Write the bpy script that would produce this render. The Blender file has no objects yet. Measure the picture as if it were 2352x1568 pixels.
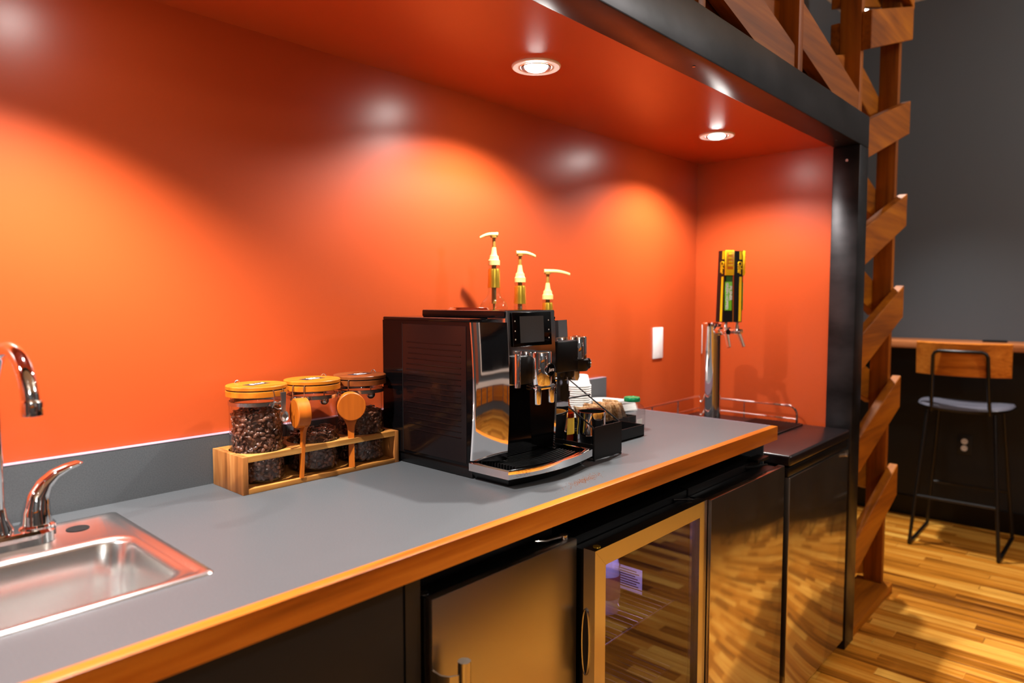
import bpy, bmesh, math, random
from mathutils import Vector, Matrix, Euler
random.seed(7)
PI = math.pi
sc = bpy.context.scene
C = sc.collection

# ------------------------------------------------------------------ camera, world, exposure
cam_d = bpy.data.cameras.new('camera'); cam = bpy.data.objects.new('camera', cam_d); C.objects.link(cam)
cam.location = (0, -1.431, 1.335)
cam.rotation_euler = (math.radians(90 - 3.61), 0, math.radians(42.4 - 90))
cam_d.sensor_width = 36; cam_d.lens = 1580 / 2352 * 36
cam_d.clip_start = 0.02
cam_d.dof.use_dof = True; cam_d.dof.focus_distance = 1.55; cam_d.dof.aperture_fstop = 2.5
sc.camera = cam
w = bpy.data.worlds.new('world'); sc.world = w; w.use_nodes = True
w.node_tree.nodes['Background'].inputs[0].default_value = (0.8, 0.85, 1, 1)
w.node_tree.nodes['Background'].inputs[1].default_value = 0.01
vs = sc.view_settings
vs.view_transform = 'Standard'; vs.look = 'None'; vs.exposure = 0.0; vs.gamma = 1; vs.use_curve_mapping = False
NICHE_W, ROOM_W, ACCENT_W = 57, 62, 300     # lamp powers used by the lamp builders below

# ------------------------------------------------------------------ materials
def lin(c):
    return tuple((v / 255 / 12.92 if v / 255 <= 0.04045 else ((v / 255 + 0.055) / 1.055) ** 2.4) for v in c) + (1,)
M = {}
def pmat(name, col, rough=0.5, metal=0.0, spec=0.5, coat=0.0, linear=False):
    m = bpy.data.materials.new(name); m.use_nodes = True
    b = m.node_tree.nodes['Principled BSDF']
    b.inputs['Base Color'].default_value = (tuple(col) + (1,)) if linear else lin(col)
    b.inputs['Roughness'].default_value = rough; b.inputs['Metallic'].default_value = metal
    b.inputs['Specular IOR Level'].default_value = spec; b.inputs['Coat Weight'].default_value = coat
    b.inputs['Coat Roughness'].default_value = 0.05
    M[name] = m
    return m, m.node_tree, b
def N(nt, t, **k):
    n = nt.nodes.new(t)
    for a, v in k.items():
        if hasattr(n, a): setattr(n, a, v)
        else: n.inputs[a.replace('_', ' ')].default_value = v
    return n
def coords(nt, scale, world=True, jitter=False):
    mp = N(nt, 'ShaderNodeMapping'); mp.inputs['Scale'].default_value = scale
    if world: src = N(nt, 'ShaderNodeNewGeometry').outputs['Position']
    else: src = N(nt, 'ShaderNodeTexCoord').outputs['Object']
    nt.links.new(src, mp.inputs[0])
    return mp
def ramp(nt, stops):
    r = N(nt, 'ShaderNodeValToRGB'); e = r.color_ramp.elements
    while len(e) < len(stops): e.new(0.5)
    for i, (p, c) in enumerate(stops): e[i].position = p; e[i].color = c
    return r
def add_bump(nt, b, scale, strength, dist=0.001, detail=3, world=True, rough_var=None):
    mp = coords(nt, scale if isinstance(scale, tuple) else (scale,) * 3, world)
    n = N(nt, 'ShaderNodeTexNoise'); n.inputs['Scale'].default_value = 1; n.inputs['Detail'].default_value = detail
    nt.links.new(mp.outputs[0], n.inputs['Vector'])
    bp = N(nt, 'ShaderNodeBump'); bp.inputs['Strength'].default_value = strength; bp.inputs['Distance'].default_value = dist
    nt.links.new(n.outputs['Fac'], bp.inputs['Height']); nt.links.new(bp.outputs[0], b.inputs['Normal'])
    if rough_var:
        mr = N(nt, 'ShaderNodeMapRange'); mr.inputs['To Min'].default_value = rough_var[0]; mr.inputs['To Max'].default_value = rough_var[1]
        nt.links.new(n.outputs['Fac'], mr.inputs['Value']); nt.links.new(mr.outputs[0], b.inputs['Roughness'])
    return n
def noisecol(nt, b, scale, c0, c1, detail=4, lo=0.35, hi=0.65, world=True):
    mp = coords(nt, scale if isinstance(scale, tuple) else (scale,) * 3, world)
    n = N(nt, 'ShaderNodeTexNoise'); n.inputs['Scale'].default_value = 1; n.inputs['Detail'].default_value = detail
    nt.links.new(mp.outputs[0], n.inputs['Vector'])
    r = ramp(nt, [(lo, c0), (hi, c1)])
    nt.links.new(n.outputs['Fac'], r.inputs[0]); nt.links.new(r.outputs[0], b.inputs['Base Color'])
    return r
def wood(name, dark, mid, light, axis, rough=0.4, fine=90, coarse=14, coat=0.0, rand=0.0):
    m, nt, b = pmat(name, mid, rough, coat=coat, spec=0.28)
    def sc3(s, ratio=14):
        v = [s, s, s]; v['xyz'.index(axis)] = s / ratio; return tuple(v)
    mp = coords(nt, sc3(coarse, 9)); mp2 = coords(nt, sc3(fine, 30))
    n1 = N(nt, 'ShaderNodeTexNoise'); n1.inputs['Scale'].default_value = 1; n1.inputs['Detail'].default_value = 5; n1.inputs['Distortion'].default_value = 1.2
    n2 = N(nt, 'ShaderNodeTexNoise'); n2.inputs['Scale'].default_value = 1; n2.inputs['Detail'].default_value = 3
    nt.links.new(mp.outputs[0], n1.inputs['Vector']); nt.links.new(mp2.outputs[0], n2.inputs['Vector'])
    mx = N(nt, 'ShaderNodeMath', operation='MULTIPLY_ADD'); mx.inputs[1].default_value = 0.45
    nt.links.new(n2.outputs['Fac'], mx.inputs[0]); 
    sub = N(nt, 'ShaderNodeMath', operation='MULTIPLY_ADD'); sub.inputs[1].default_value = 0.9; sub.inputs[2].default_value = -0.17
    nt.links.new(n1.outputs['Fac'], sub.inputs[0]); nt.links.new(sub.outputs[0], mx.inputs[2])
    last = mx.outputs[0]
    if rand:
        oi = N(nt, 'ShaderNodeObjectInfo'); ge = N(nt, 'ShaderNodeNewGeometry')
        ad = N(nt, 'ShaderNodeMath', operation='ADD'); fr = N(nt, 'ShaderNodeMath', operation='FRACT')
        nt.links.new(oi.outputs['Random'], ad.inputs[0]); nt.links.new(ge.outputs['Random Per Island'], ad.inputs[1]); nt.links.new(ad.outputs[0], fr.inputs[0])
        ma = N(nt, 'ShaderNodeMath', operation='MULTIPLY_ADD'); ma.inputs[1].default_value = rand
        of = N(nt, 'ShaderNodeMath', operation='SUBTRACT'); of.inputs[1].default_value = rand * 0.5
        nt.links.new(last, of.inputs[0]); nt.links.new(fr.outputs[0], ma.inputs[0]); nt.links.new(of.outputs[0], ma.inputs[2]); last = ma.outputs[0]
        # shift the grain from board to board
        cb = N(nt, 'ShaderNodeCombineXYZ'); mu = N(nt, 'ShaderNodeMath', operation='MULTIPLY'); mu.inputs[1].default_value = 37.0
        nt.links.new(fr.outputs[0], mu.inputs[0]); nt.links.new(mu.outputs[0], cb.inputs[0]); nt.links.new(mu.outputs[0], cb.inputs[1])
        nt.links.new(cb.outputs[0], mp.inputs['Location'])
    r = ramp(nt, [(0.22, lin(dark)), (0.5, lin(mid)), (0.78, lin(light))])
    nt.links.new(last, r.inputs[0]); nt.links.new(r.outputs[0], b.inputs['Base Color'])
    bp = N(nt, 'ShaderNodeBump'); bp.inputs['Strength'].default_value = 0.12; bp.inputs['Distance'].default_value = 0.001
    nt.links.new(n2.outputs['Fac'], bp.inputs['Height']); nt.links.new(bp.outputs[0], b.inputs['Normal'])
    return m
def glass(name, tint=(1, 1, 1), ior=1.45, rough=0.0, refl=1.0):
    m = bpy.data.materials.new(name); m.use_nodes = True; nt = m.node_tree; nt.nodes.remove(nt.nodes['Principled BSDF'])
    out = nt.nodes['Material Output']; tr = N(nt, 'ShaderNodeBsdfTransparent'); tr.inputs[0].default_value = tuple(tint) + (1,)
    gl = N(nt, 'ShaderNodeBsdfGlossy'); gl.inputs['Roughness'].default_value = rough
    fr = N(nt, 'ShaderNodeFresnel'); ge = N(nt, 'ShaderNodeNewGeometry')
    io = N(nt, 'ShaderNodeMath', operation='MULTIPLY_ADD'); io.inputs[1].default_value = 1 / ior - ior; io.inputs[2].default_value = ior   # same pane from both sides
    nt.links.new(ge.outputs['Backfacing'], io.inputs[0]); nt.links.new(io.outputs[0], fr.inputs[0])
    mu = N(nt, 'ShaderNodeMath', operation='MULTIPLY'); mu.inputs[1].default_value = refl
    mi = N(nt, 'ShaderNodeMixShader'); nt.links.new(fr.outputs[0], mu.inputs[0]); nt.links.new(mu.outputs[0], mi.inputs[0])
    nt.links.new(tr.outputs[0], mi.inputs[1]); nt.links.new(gl.outputs[0], mi.inputs[2]); nt.links.new(mi.outputs[0], out.inputs[0])
    M[name] = m; return m
def emit(name, col, s):
    m = bpy.data.materials.new(name); m.use_nodes = True; nt = m.node_tree; nt.nodes.remove(nt.nodes['Principled BSDF'])
    e = N(nt, 'ShaderNodeEmission'); e.inputs[0].default_value = tuple(col) + (1,); e.inputs[1].default_value = s
    nt.links.new(e.outputs[0], nt.nodes['Material Output'].inputs[0]); M[name] = m; return m

m, nt, b = pmat('orange_paint', (0.45, 0.064, 0.0130), 0.31, spec=0.5, linear=True); add_bump(nt, b, 260, 0.10, 0.0006, 2)
m, nt, b = pmat('gray_paint', (84, 90, 96), 0.55); add_bump(nt, b, 220, 0.08, 0.0006, 2)
pmat('dark_paint', (27, 30, 32), 0.5, spec=0.35)
m, nt, b = pmat('ceiling_paint', (226, 214, 196), 0.8)
m, nt, b = pmat('laminate', (71, 74, 77), 0.45); noisecol(nt, b, 500, lin((66, 69, 72)), lin((78, 81, 84)), 2); add_bump(nt, b, 900, 0.06, 0.0003, 2)
pmat('laminate_edge', (150, 135, 150), 0.4)
m, nt, b = pmat('raw_steel', (52, 52, 55), 0.36, 0.75); noisecol(nt, b, (5, 5, 9), lin((26, 25, 26)), lin((64, 62, 64)), 6, 0.3, 0.75); add_bump(nt, b, 12, 0.15, 0.002, 4)
wood('edge_wood', (128, 62, 10), (188, 104, 24), (220, 138, 42), 'x', 0.34, coat=0.3)
wood('rack_wood', (108, 62, 22), (176, 118, 54), (214, 164, 94), 'x', 0.45, coarse=22)
wood('rack_wood_end', (104, 58, 22), (160, 100, 48), (206, 150, 88), 'z', 0.45, coarse=26)
wood('lid_wood', (136, 68, 10), (178, 98, 18), (200, 122, 32), 'x', 0.38, coat=0.2)
wood('lid_wood_dark', (78, 36, 12), (110, 54, 20), (134, 72, 30), 'x', 0.38, coat=0.2)
wood('scoop_wood', (138, 62, 10), (176, 88, 18), (198, 110, 30), 'z', 0.4)
wood('truss_wood', (92, 44, 2), (154, 84, 5), (188, 112, 12), 'x', 0.5, coarse=9, fine=60)
wood('truss_wood_up', (92, 44, 2), (148, 79, 5), (182, 106, 12), 'z', 0.5, coarse=9, fine=60)
wood('stool_wood', (140, 70, 16), (196, 112, 30), (222, 140, 50), 'y', 0.4)
wood('bar_wood', (112, 60, 30), (168, 100, 56), (196, 130, 84), 'y', 0.35)
wood('floor_wood', (92, 44, 6), (198, 124, 36), (236, 178, 80), 'y', 0.3, fine=70, coarse=6, rand=0.42, coat=0.15)
pmat('chrome', (0.86, 0.86, 0.87), 0.04, 1.0, linear=True)
m, nt, b = pmat('steel_sheet', (0.60, 0.56, 0.50), 0.09, 1.0, linear=True); add_bump(nt, b, (3.2, 3.2, 2.2), 0.055, 0.012, 1)
g2 = N(nt, 'ShaderNodeBsdfGlossy'); g2.inputs[0].default_value = (.58, .53, .46, 1); g2.inputs['Roughness'].default_value = .38      # hazy second lobe of rolled sheet
mxs = N(nt, 'ShaderNodeMixShader'); mxs.inputs[0].default_value = .2
nt.links.new(b.outputs[0], mxs.inputs[1]); nt.links.new(g2.outputs[0], mxs.inputs[2]); nt.links.new(mxs.outputs[0], nt.nodes['Material Output'].inputs[0])
m, nt, b = pmat('steel_brushed', (0.50, 0.48, 0.44), 0.28, 1.0, linear=True); add_bump(nt, b, (900, 900, 6), 0.10, 0.0003, 2)
b.inputs['Anisotropic'].default_value = 0.5
m, nt, b = pmat('steel_sink', (0.74, 0.73, 0.72), 0.24, 1.0, linear=True); add_bump(nt, b, (30, 500, 400), 0.05, 0.0003, 2)
pmat('steel_satin', (0.54, 0.53, 0.51), 0.22, 1.0, linear=True)
pmat('steel_dull', (0.42, 0.42, 0.42), 0.32, 1.0, linear=True)
pmat('aluminium', (0.55, 0.55, 0.56), 0.25, 1.0, linear=True)
pmat('head_metal', (0.66, 0.66, 0.68), 0.12, 1.0, linear=True)
pmat('piano_black', (7, 6, 7), 0.08, spec=0.22)
pmat('black_plastic', (6, 6, 7), 0.36, spec=0.3)
pmat('black_metal', (7, 7, 8), 0.42, spec=0.3)
pmat('tank_black', (18, 10, 10), 0.16, spec=0.25)
pmat('screen_gray', (66, 68, 71), 0.25)
pmat('keg_black', (26, 20, 22), 0.28)
pmat('white_plastic', (236, 236, 234), 0.35)
pmat('trim_white', (240, 236, 232), 0.4)
pmat('paper_white', (240, 240, 236), 0.75)
pmat('notice_paper', (200, 200, 214), 0.8)
pmat('ink', (40, 38, 48), 0.7)
pmat('label_black', (34, 30, 40), 0.5)
pmat('chalk_white', (236, 234, 240), 0.7)
pmat('kraft', (196, 150, 96), 0.75)
m, nt, b = pmat('sugar_paper', (206, 168, 116), 0.7); noisecol(nt, b, 120, lin((150, 98, 48)), lin((236, 206, 160)), 3)
m, nt, b = pmat('bean', (80, 48, 34), 0.3, coat=0.25); noisecol(nt, b, 60, lin((58, 34, 24)), lin((112, 70, 50)), 2, 0.3, 0.7)
pmat('bean_core', (20, 11, 8), 0.7)
pmat('gold_foil', (0.72, 0.47, 0.05), 0.3, 0.9, linear=True)
pmat('cream_plastic', (236, 206, 128), 0.4)
pmat('tan_plastic', (150, 112, 44), 0.4)
pmat('tap_yellow', (255, 208, 8), 0.4)
pmat('tap_black', (18, 18, 20), 0.3)
pmat('tap_green', (116, 206, 40), 0.45)
pmat('tap_green_dark', (40, 92, 24), 0.45)
pmat('tap_orange', (226, 120, 20), 0.45)
pmat('lid_green', (30, 150, 92), 0.28, 0.4)
pmat('amber', (150, 74, 16), 0.1)
pmat('label_yellow', (240, 196, 60), 0.5)
pmat('brown_ceramic', (70, 36, 26), 0.25)
m, nt, b = pmat('seat_vinyl', (96, 96, 108), 0.35)
pmat('tube_black', (10, 10, 11), 0.35)
pmat('fridge_liner', (150, 146, 170), 0.5)
pmat('rubber', (10, 10, 10), 0.6)
pmat('wine_label', (70, 22, 44), 0.5)
pmat('ground_coffee', (120, 66, 26), 0.9)
pmat('brick_red', (150, 78, 52), 0.8)
pmat('window_dark', (14, 16, 20), 0.05)
glass('jar_glass', (0.985, 0.985, 0.985), 1.4)
glass('bottle_glass', (0.95, 0.95, 0.95), 1.5)
glass('door_glass', (0.55, 0.5, 0.62), 1.6)
glass('amber_glass', (0.62, 0.27, 0.05), 1.5)
glass('clear_plastic', (0.90, 0.90, 0.94), 1.4, 0.05, 2.2)
m, nt, b = pmat('cold_water', (205, 210, 226), 0.15); b.inputs['Alpha'].default_value = 0.28
emit('lamp_glow', (1.0, 0.97, 0.92), 120)
emit('room_lamp_glow', (1.0, 0.96, 0.9), 12)
emit('led_violet', (0.55, 0.45, 1.0), 3.0)

# ------------------------------------------------------------------ mesh helpers
class MB:
    def __init__(s): s.v = []; s.f = []; s.sm = []
    def add(s, vs_, fs, smooth=False, mat=None):
        o = len(s.v); s.v += [tuple(mat @ Vector(p)) if mat else tuple(p) for p in vs_]
        for f in fs: s.f.append(tuple(i + o for i in f)); s.sm.append(smooth)
        return s
    def box(s, x0, x1, y0, y1, z0, z1, mat=None, bev=0.0, seg=2):
        if bev > 0:
            bm = bmesh.new(); bmesh.ops.create_cube(bm, size=1)
            for v in bm.verts: v.co = Vector(((x0 + x1) / 2 + v.co.x * (x1 - x0), (y0 + y1) / 2 + v.co.y * (y1 - y0), (z0 + z1) / 2 + v.co.z * (z1 - z0)))
            bmesh.ops.bevel(bm, geom=bm.edges[:], offset=bev, segments=seg, affect='EDGES', profile=0.5)
            bm.verts.index_update(); s.add([v.co[:] for v in bm.verts], [[v.index for v in f.verts] for f in bm.faces], True, mat); bm.free(); return s
        vs_ = [(x, y, z) for z in (z0, z1) for y in (y0, y1) for x in (x0, x1)]
        return s.add(vs_, [(0, 2, 3, 1), (4, 5, 7, 6), (0, 1, 5, 4), (2, 6, 7, 3), (0, 4, 6, 2), (1, 3, 7, 5)], False, mat)
    def lathe(s, prof, n=32, mat=None, cx=0, cy=0, caps=True):
        vs_ = []
        for r, z in prof:
            for i in range(n): a = 2 * PI * i / n; vs_.append((cx + r * math.cos(a), cy + r * math.sin(a), z))
        fs = []
        for k in range(len(prof) - 1):
            for i in range(n):
                j = (i + 1) % n; fs.append((k * n + i, k * n + j, (k + 1) * n + j, (k + 1) * n + i))
        s.add(vs_, fs, True, mat)
        if caps:
            for k, rev in ((0, True), (len(prof) - 1, False)):
                if prof[k][0] > 1e-5:
                    o = len(s.v); s.v += [tuple(mat @ Vector(p)) if mat else p for p in vs_[k * n:(k + 1) * n]]
                    f = list(range(o, o + n)); s.f.append(tuple(f[::-1] if rev else f)); s.sm.append(False)
        return s
    def cyl(s, p0, p1, r0, r1=None, n=16):
        p0, p1 = Vector(p0), Vector(p1); r1 = r0 if r1 is None else r1
        d = p1 - p0; q = d.to_track_quat('Z', 'Y').to_matrix().to_4x4(); q.translation = p0
        return s.lathe([(r0, 0), (r1, d.length)], n, q)
    def tube(s, pts, r, n=8, closed=False):
        pts = [Vector(p) for p in pts]; m_ = len(pts); rs = r if isinstance(r, (list, tuple)) else [r] * m_
        vs_ = []; up = None
        for i, p in enumerate(pts):
            if closed: t = (pts[(i + 1) % m_] - pts[i - 1]).normalized()
            else: t = (pts[min(i + 1, m_ - 1)] - pts[max(i - 1, 0)]).normalized()
            if up is None: up = Vector((0, 0, 1)) if abs(t.z) < 0.9 else Vector((1, 0, 0))
            a = (up - t * up.dot(t)).normalized(); up = a; bb = t.cross(a)
            rr = rs[i]; ra, rb = rr if isinstance(rr, (tuple, list)) else (rr, rr)
            for k in range(n): an = 2 * PI * k / n; vs_.append(p + a * ra * math.cos(an) + bb * rb * math.sin(an))
        fs = []
        for i in range(m_ if closed else m_ - 1):
            for k in range(n):
                j = (k + 1) % n; i2 = (i + 1) % m_; fs.append((i * n + k, i * n + j, i2 * n + j, i2 * n + k))
        if not closed: fs += [tuple(range(n))[::-1], tuple(range((m_ - 1) * n, m_ * n))]
        return s.add(vs_, fs, True)
    def prism(s, poly, z0, z1, mat=None, smooth=False):
        n = len(poly)
        vs_ = [(x, y, z0) for x, y in poly] + [(x, y, z1) for x, y in poly]
        s.add(vs_, [tuple(range(n))[::-1], tuple(range(n, 2 * n))], False, mat)
        return s.add(vs_, [(i, (i + 1) % n, n + (i + 1) % n, n + i) for i in range(n)], smooth, mat)
    def loft(s, rings, closed=True, smooth=True, mat=None):
        n = len(rings[0]); vs_ = [p for r in rings for p in r]; fs = []
        for k in range(len(rings) - 1):
            for i in range(n if closed else n - 1):
                j = (i + 1) % n; fs.append((k * n + i, k * n + j, (k + 1) * n + j, (k + 1) * n + i))
        return s.add(vs_, fs, smooth, mat)
def mesh_of(name, mb, mats, ang=35):
    me = bpy.data.meshes.new(name); me.from_pydata(mb.v, [], mb.f); me.validate()
    me.polygons.foreach_set('use_smooth', mb.sm[:len(me.polygons)]) if len(mb.sm) == len(me.polygons) else None
    bm = bmesh.new(); bm.from_mesh(me); bmesh.ops.remove_doubles(bm, verts=bm.verts, dist=1e-6); bmesh.ops.recalc_face_normals(bm, faces=bm.faces); bm.to_mesh(me); bm.free()
    me.set_sharp_from_angle(angle=math.radians(ang))
    for m_ in (mats if isinstance(mats, list) else [mats]): me.materials.append(M[m_])
    return me
def obj(name, mb, mat, parent=None, ang=35, label=None):
    o = bpy.data.objects.new(name, mesh_of(name, mb, mat, ang)); C.objects.link(o)
    if parent: o.parent = parent
    if label: o['label'] = label
    return o
def thing(name, label, cat, loc=(0, 0, 0), rz=0, group=None):
    o = bpy.data.objects.new(name, None); C.objects.link(o); o.location = loc; o.rotation_euler = (0, 0, rz)
    o.empty_display_size = 0.05
    o['label'] = label; o['category'] = cat
    if group: o['group'] = group
    return o
def tag(o, label, cat, group=None, kind=None):
    o['label'] = label; o['category'] = cat
    if group: o['group'] = group
    if kind: o['kind'] = kind
    return o
def struct(name, mb, mat, label=None):
    o = obj(name, mb, mat); o['kind'] = 'structure'
    if label: o['label'] = label
    return o
def text(name, s, size, mat, parent, loc, rot, ext=0.0003, bold=0.0, shear=0.0, sx=1.0):
    cu = bpy.data.curves.new(name, 'FONT'); cu.body = s; cu.size = size; cu.extrude = ext; cu.align_x = 'CENTER'; cu.align_y = 'CENTER'
    cu.offset = bold; cu.shear = shear; cu.materials.append(M[mat]); cu.resolution_u = 3
    o = bpy.data.objects.new(name, cu); C.objects.link(o); o.parent = parent; o.location = loc; o.rotation_euler = rot; o.scale = (sx, 1, 1)
    return o
def B(*a, **k): return MB().box(*a, **k)
def arc(cx, cy, r, a0, a1, n): return [(cx + r * math.cos(a0 + (a1 - a0) * i / n), cy + r * math.sin(a0 + (a1 - a0) * i / n)) for i in range(n + 1)]
def rrect(x0, x1, y0, y1, r, z, n=6):
    p = arc(x1 - r, y1 - r, r, 0, PI / 2, n) + arc(x0 + r, y1 - r, r, PI / 2, PI, n) + arc(x0 + r, y0 + r, r, PI, 1.5 * PI, n) + arc(x1 - r, y0 + r, r, 1.5 * PI, 2 * PI, n)
    return [(x, y, z) for x, y in p]
def spot(name, loc, target, power, angle, blend, col=(1, 1, 1), radius=0.03, parent=None):
    l = bpy.data.lights.new(name, 'SPOT'); l.energy = power; l.spot_size = math.radians(angle); l.spot_blend = blend; l.color = col; l.shadow_soft_size = radius
    o = bpy.data.objects.new(name, l); C.objects.link(o); o.location = loc
    o.rotation_euler = (Vector(target) - Vector(loc)).to_track_quat('-Z', 'Y').to_euler()
    if parent: o.parent = parent; o.location = Vector(loc) - parent.location
    return o

# ------------------------------------------------------------------ the room
CT = 0.95            # countertop height
XE = 2.75            # orange end wall
ZC = 1.907           # niche ceiling
RX, RZ, FY, LX = 4.75, 3.10, -5.2, -2.6
floor = struct('floor', B(LX, RX, FY, 0.02, -0.06, -0.019), 'rubber', 'floor of narrow yellow-brown wooden planks')
struct('wall_back', B(LX, RX + .1, 0.02, 0.12, 0, RZ), 'gray_paint', 'dark gray wall behind the timber frame')
struct('wall_right', B(RX, RX + .1, FY, 0.02, 0, RZ), 'gray_paint', 'dark gray wall behind the bar stool')
struct('wall_front', B(LX, RX + .1, FY - .1, FY, 0, RZ), 'gray_paint', 'gray wall opposite the counter')
struct('wall_left', B(LX - .1, LX, FY, 0.12, 0, RZ), 'gray_paint', 'gray wall at the far left end')
struct('ceiling', B(LX - .1, RX + .1, FY - .1, .12, RZ, RZ + .1), 'ceiling_paint', 'cream white room ceiling')
struct('wall_lower_right', B(RX - .006, RX, FY, 0.02, 0.1, 1.05), 'dark_paint', 'darker painted lower wall under the bar')
struct('baseboard_right', B(RX - .02, RX - .006, FY, 0.02, 0, .12), 'black_plastic', 'black baseboard under the bar')
struct('baseboard_back', B(2.84, RX - .02, .006, 0.02, 0, .12), 'black_plastic', 'black baseboard behind the timber frame')
struct('wall_niche_back', B(-1.3, XE + .02, 0, 0.02, 0, ZC), 'orange_paint', 'glossy orange wall behind the counter')
struct('wall_niche_end', B(XE, XE + .02, -.56, 0, 0, ZC), 'orange_paint', 'orange end wall beside the beer tap')
struct('wall_niche_outer', B(XE + .02, XE + .075, -.56, 0.02, 0, 2.0), 'gray_paint', 'gray outer face of the niche end wall')
struct('wall_niche_left', B(-1.32, -1.3, -.56, 0.02, 0, ZC), 'orange_paint', 'orange wall at the sink end of the niche')
struct('ceiling_niche', B(-1.32, XE + .02, -.56, 0.02, ZC, ZC + .02), 'orange_paint', 'orange soffit with round downlights')
struct('ceiling_niche_cover', B(-1.32, XE + .075, -.56, 0.02, ZC + .02, 2.0), 'gray_paint', 'gray top cover of the niche')
# far side of the room (seen only in the chrome): window, brick pier, timber band
wn = struct('window_1', B(1.4, 2.9, FY, FY + .02, .9, 2.3), 'window_dark', 'dark window in the opposite wall')
for (a, c, d, e) in ((1.34, 1.4, .84, 2.36), (2.9, 2.96, .84, 2.36), (1.4, 2.9, 2.3, 2.36), (1.4, 2.9, .84, .9), (2.12, 2.18, .9, 2.3)):
    obj('window_frame', B(a, c, FY, FY + .05, d, e), 'trim_white', wn)
struct('trim_1', B(LX, .9, FY, FY + .12, 1.75, 2.05), 'edge_wood', 'timber band on the opposite wall')
w2 = struct('window_2', B(LX, LX + .02, -4.3, -3.5, .95, 2.2), 'window_dark', 'dark window in the end wall')
for (a, c, d, e) in ((-4.36, -4.3, .9, 2.26), (-3.5, -3.44, .9, 2.26), (-4.3, -3.5, 2.2, 2.26), (-4.3, -3.5, .89, .95)): obj('window_frame', B(LX, LX + .05, a, c, d, e), 'trim_white', w2)
struct('trim_2', B(LX, LX + .06, -5.2, -2.2, .62, .74), 'trim_white', 'white ledge along the end wall')
for k in range(6): struct('trim_%d' % (k + 3), B(LX, LX + .03, -5.1 + k * .42, -4.76 + k * .42, .22, .60), 'stool_wood', 'yellow wooden panel below the ledge')
struct('wall_pier_end', B(LX, LX + .1, -3.2, -2.5, .74, RZ), 'brick_red', 'reddish pier in the end wall')
struct('wall_pier_front', B(3.0, 3.7, FY, FY + .15, 0, RZ), 'brick_red', 'reddish pier in the opposite wall')

# floor planks: the ones in view one by one, the rest as one mesh
PW = 0.058
pm = MB(); t_ = 0.0012
pm.loft([[(0.0, 0, -1), (1, 0, -1), (1, 1, -1), (0, 1, -1)], [(0, 0, -.12), (1, 0, -.12), (1, 1, -.12), (0, 1, -.12)], [(.025, .002, 0), (.975, .002, 0), (.975, .998, 0), (.025, .998, 0)]], True, False)
pm.add([(.025, .002, 0), (.975, .002, 0), (.975, .998, 0), (.025, .998, 0)], [(0, 1, 2, 3)])
plank_me = mesh_of('plank', pm, 'floor_wood')
rest = MB(); x = LX; nplank = 0
while x < RX - .01:
    ys = [0.02]; yy = 0.02 - random.uniform(.15, .8)
    while yy > FY: ys.append(yy); yy -= random.choice((.35, .5, .62, .75, .9))
    ys.append(FY)
    for a, c in zip(ys[:-1], ys[1:]):
        inview = x > 2.28 and a > -1.75 and c < -.02 and nplank < 290
        if inview and x < 2.78 and a > -.6 and c > -.7: inview = False
        if inview:
            o = bpy.data.objects.new('plank', plank_me); C.objects.link(o); o.parent = floor
            o.location = (x, c + .0005, -random.random() * .0006); o.scale = (PW - .0007, a - c - .001, .018); nplank += 1
        else:
            S = Matrix.Translation((x, c + .0005, 0)) @ Matrix.Diagonal((PW - .0007, a - c - .001, .018, 1))
            o_ = len(rest.v); rest.v += [tuple(S @ v.co) for v in plank_me.vertices]
            for p in plank_me.polygons: rest.f.append(tuple(i + o_ for i in p.vertices)); rest.sm.append(False)
    x += PW
me = bpy.data.meshes.new('planks_rest'); me.from_pydata(rest.v, [], rest.f); me.materials.append(M['floor_wood'])
ro = bpy.data.objects.new('planks', me); C.objects.link(ro); ro.parent = floor; ro['kind'] = 'stuff'

# ------------------------------------------------------------------ steel frame of the niche
sf = thing('steel_portal', 'dark raw steel portal frame around the orange niche', 'frame', (XE, -.6, 0))
def at0(o, mb, mat, name, **k):       # mesh written in world coordinates, child of an Empty without rotation
    L = o.location; mb.v = [(v[0] - L[0], v[1] - L[1], v[2] - L[2]) for v in mb.v]
    return obj(name, mb, mat, o, **k)
at0(sf, B(-1.4, 2.83, -.655, -.56, 1.893, 2.01, bev=.004), 'raw_steel', 'beam')
at0(sf, B(2.725, 2.83, -.655, -.56, 0.0, 1.893, bev=.004), 'raw_steel', 'post')
for x in (.45, 1.55, 2.6): at0(sf, MB().lathe([(.004, 1.8915), (.004, 1.893)], 12, None, x, -.61), 'steel_satin', 'screw')
at0(sf, MB().cyl((2.7235, -.61, 1.84), (2.725, -.61, 1.84), .005), 'steel_satin', 'screw')

# ------------------------------------------------------------------ timber truss beside and above the frame
tr = thing('timber_truss', 'brown timber lattice of crossed boards beside and above the steel frame', 'lattice', (3.1, -.57, 0))
def board(x0, zc0, x1, zc1, y0, y1, h, mat='truss_wood', name='diagonal_board'):
    mb = MB(); P_ = [(x0, zc0 - h / 2), (x1, zc1 - h / 2), (x1, zc1 + h / 2), (x0, zc0 + h / 2)]
    # small chamfer at the ends gives a worn edge
    rings = []
    for y, ins in ((y0, .003), (y0 + .003, 0), (y1 - .003, 0), (y1, .003)):
        cx, cz = (x0 + x1) / 2, (zc0 + zc1) / 2
        rings.append([(px + (ins if px < cx else -ins), y, pz + (ins if k < 2 else -ins)) for k, (px, pz) in enumerate(P_)])
    mb.loft(rings, True, False); mb.add(rings[0], [(0, 1, 2, 3)]); mb.add(rings[-1], [(3, 2, 1, 0)])
    return at0(tr, mb, mat, name)
at0(tr, B(3.385, 3.423, -.612, -.535, .04, 2.9, bev=.003), 'truss_wood_up', 'upright')
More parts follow.
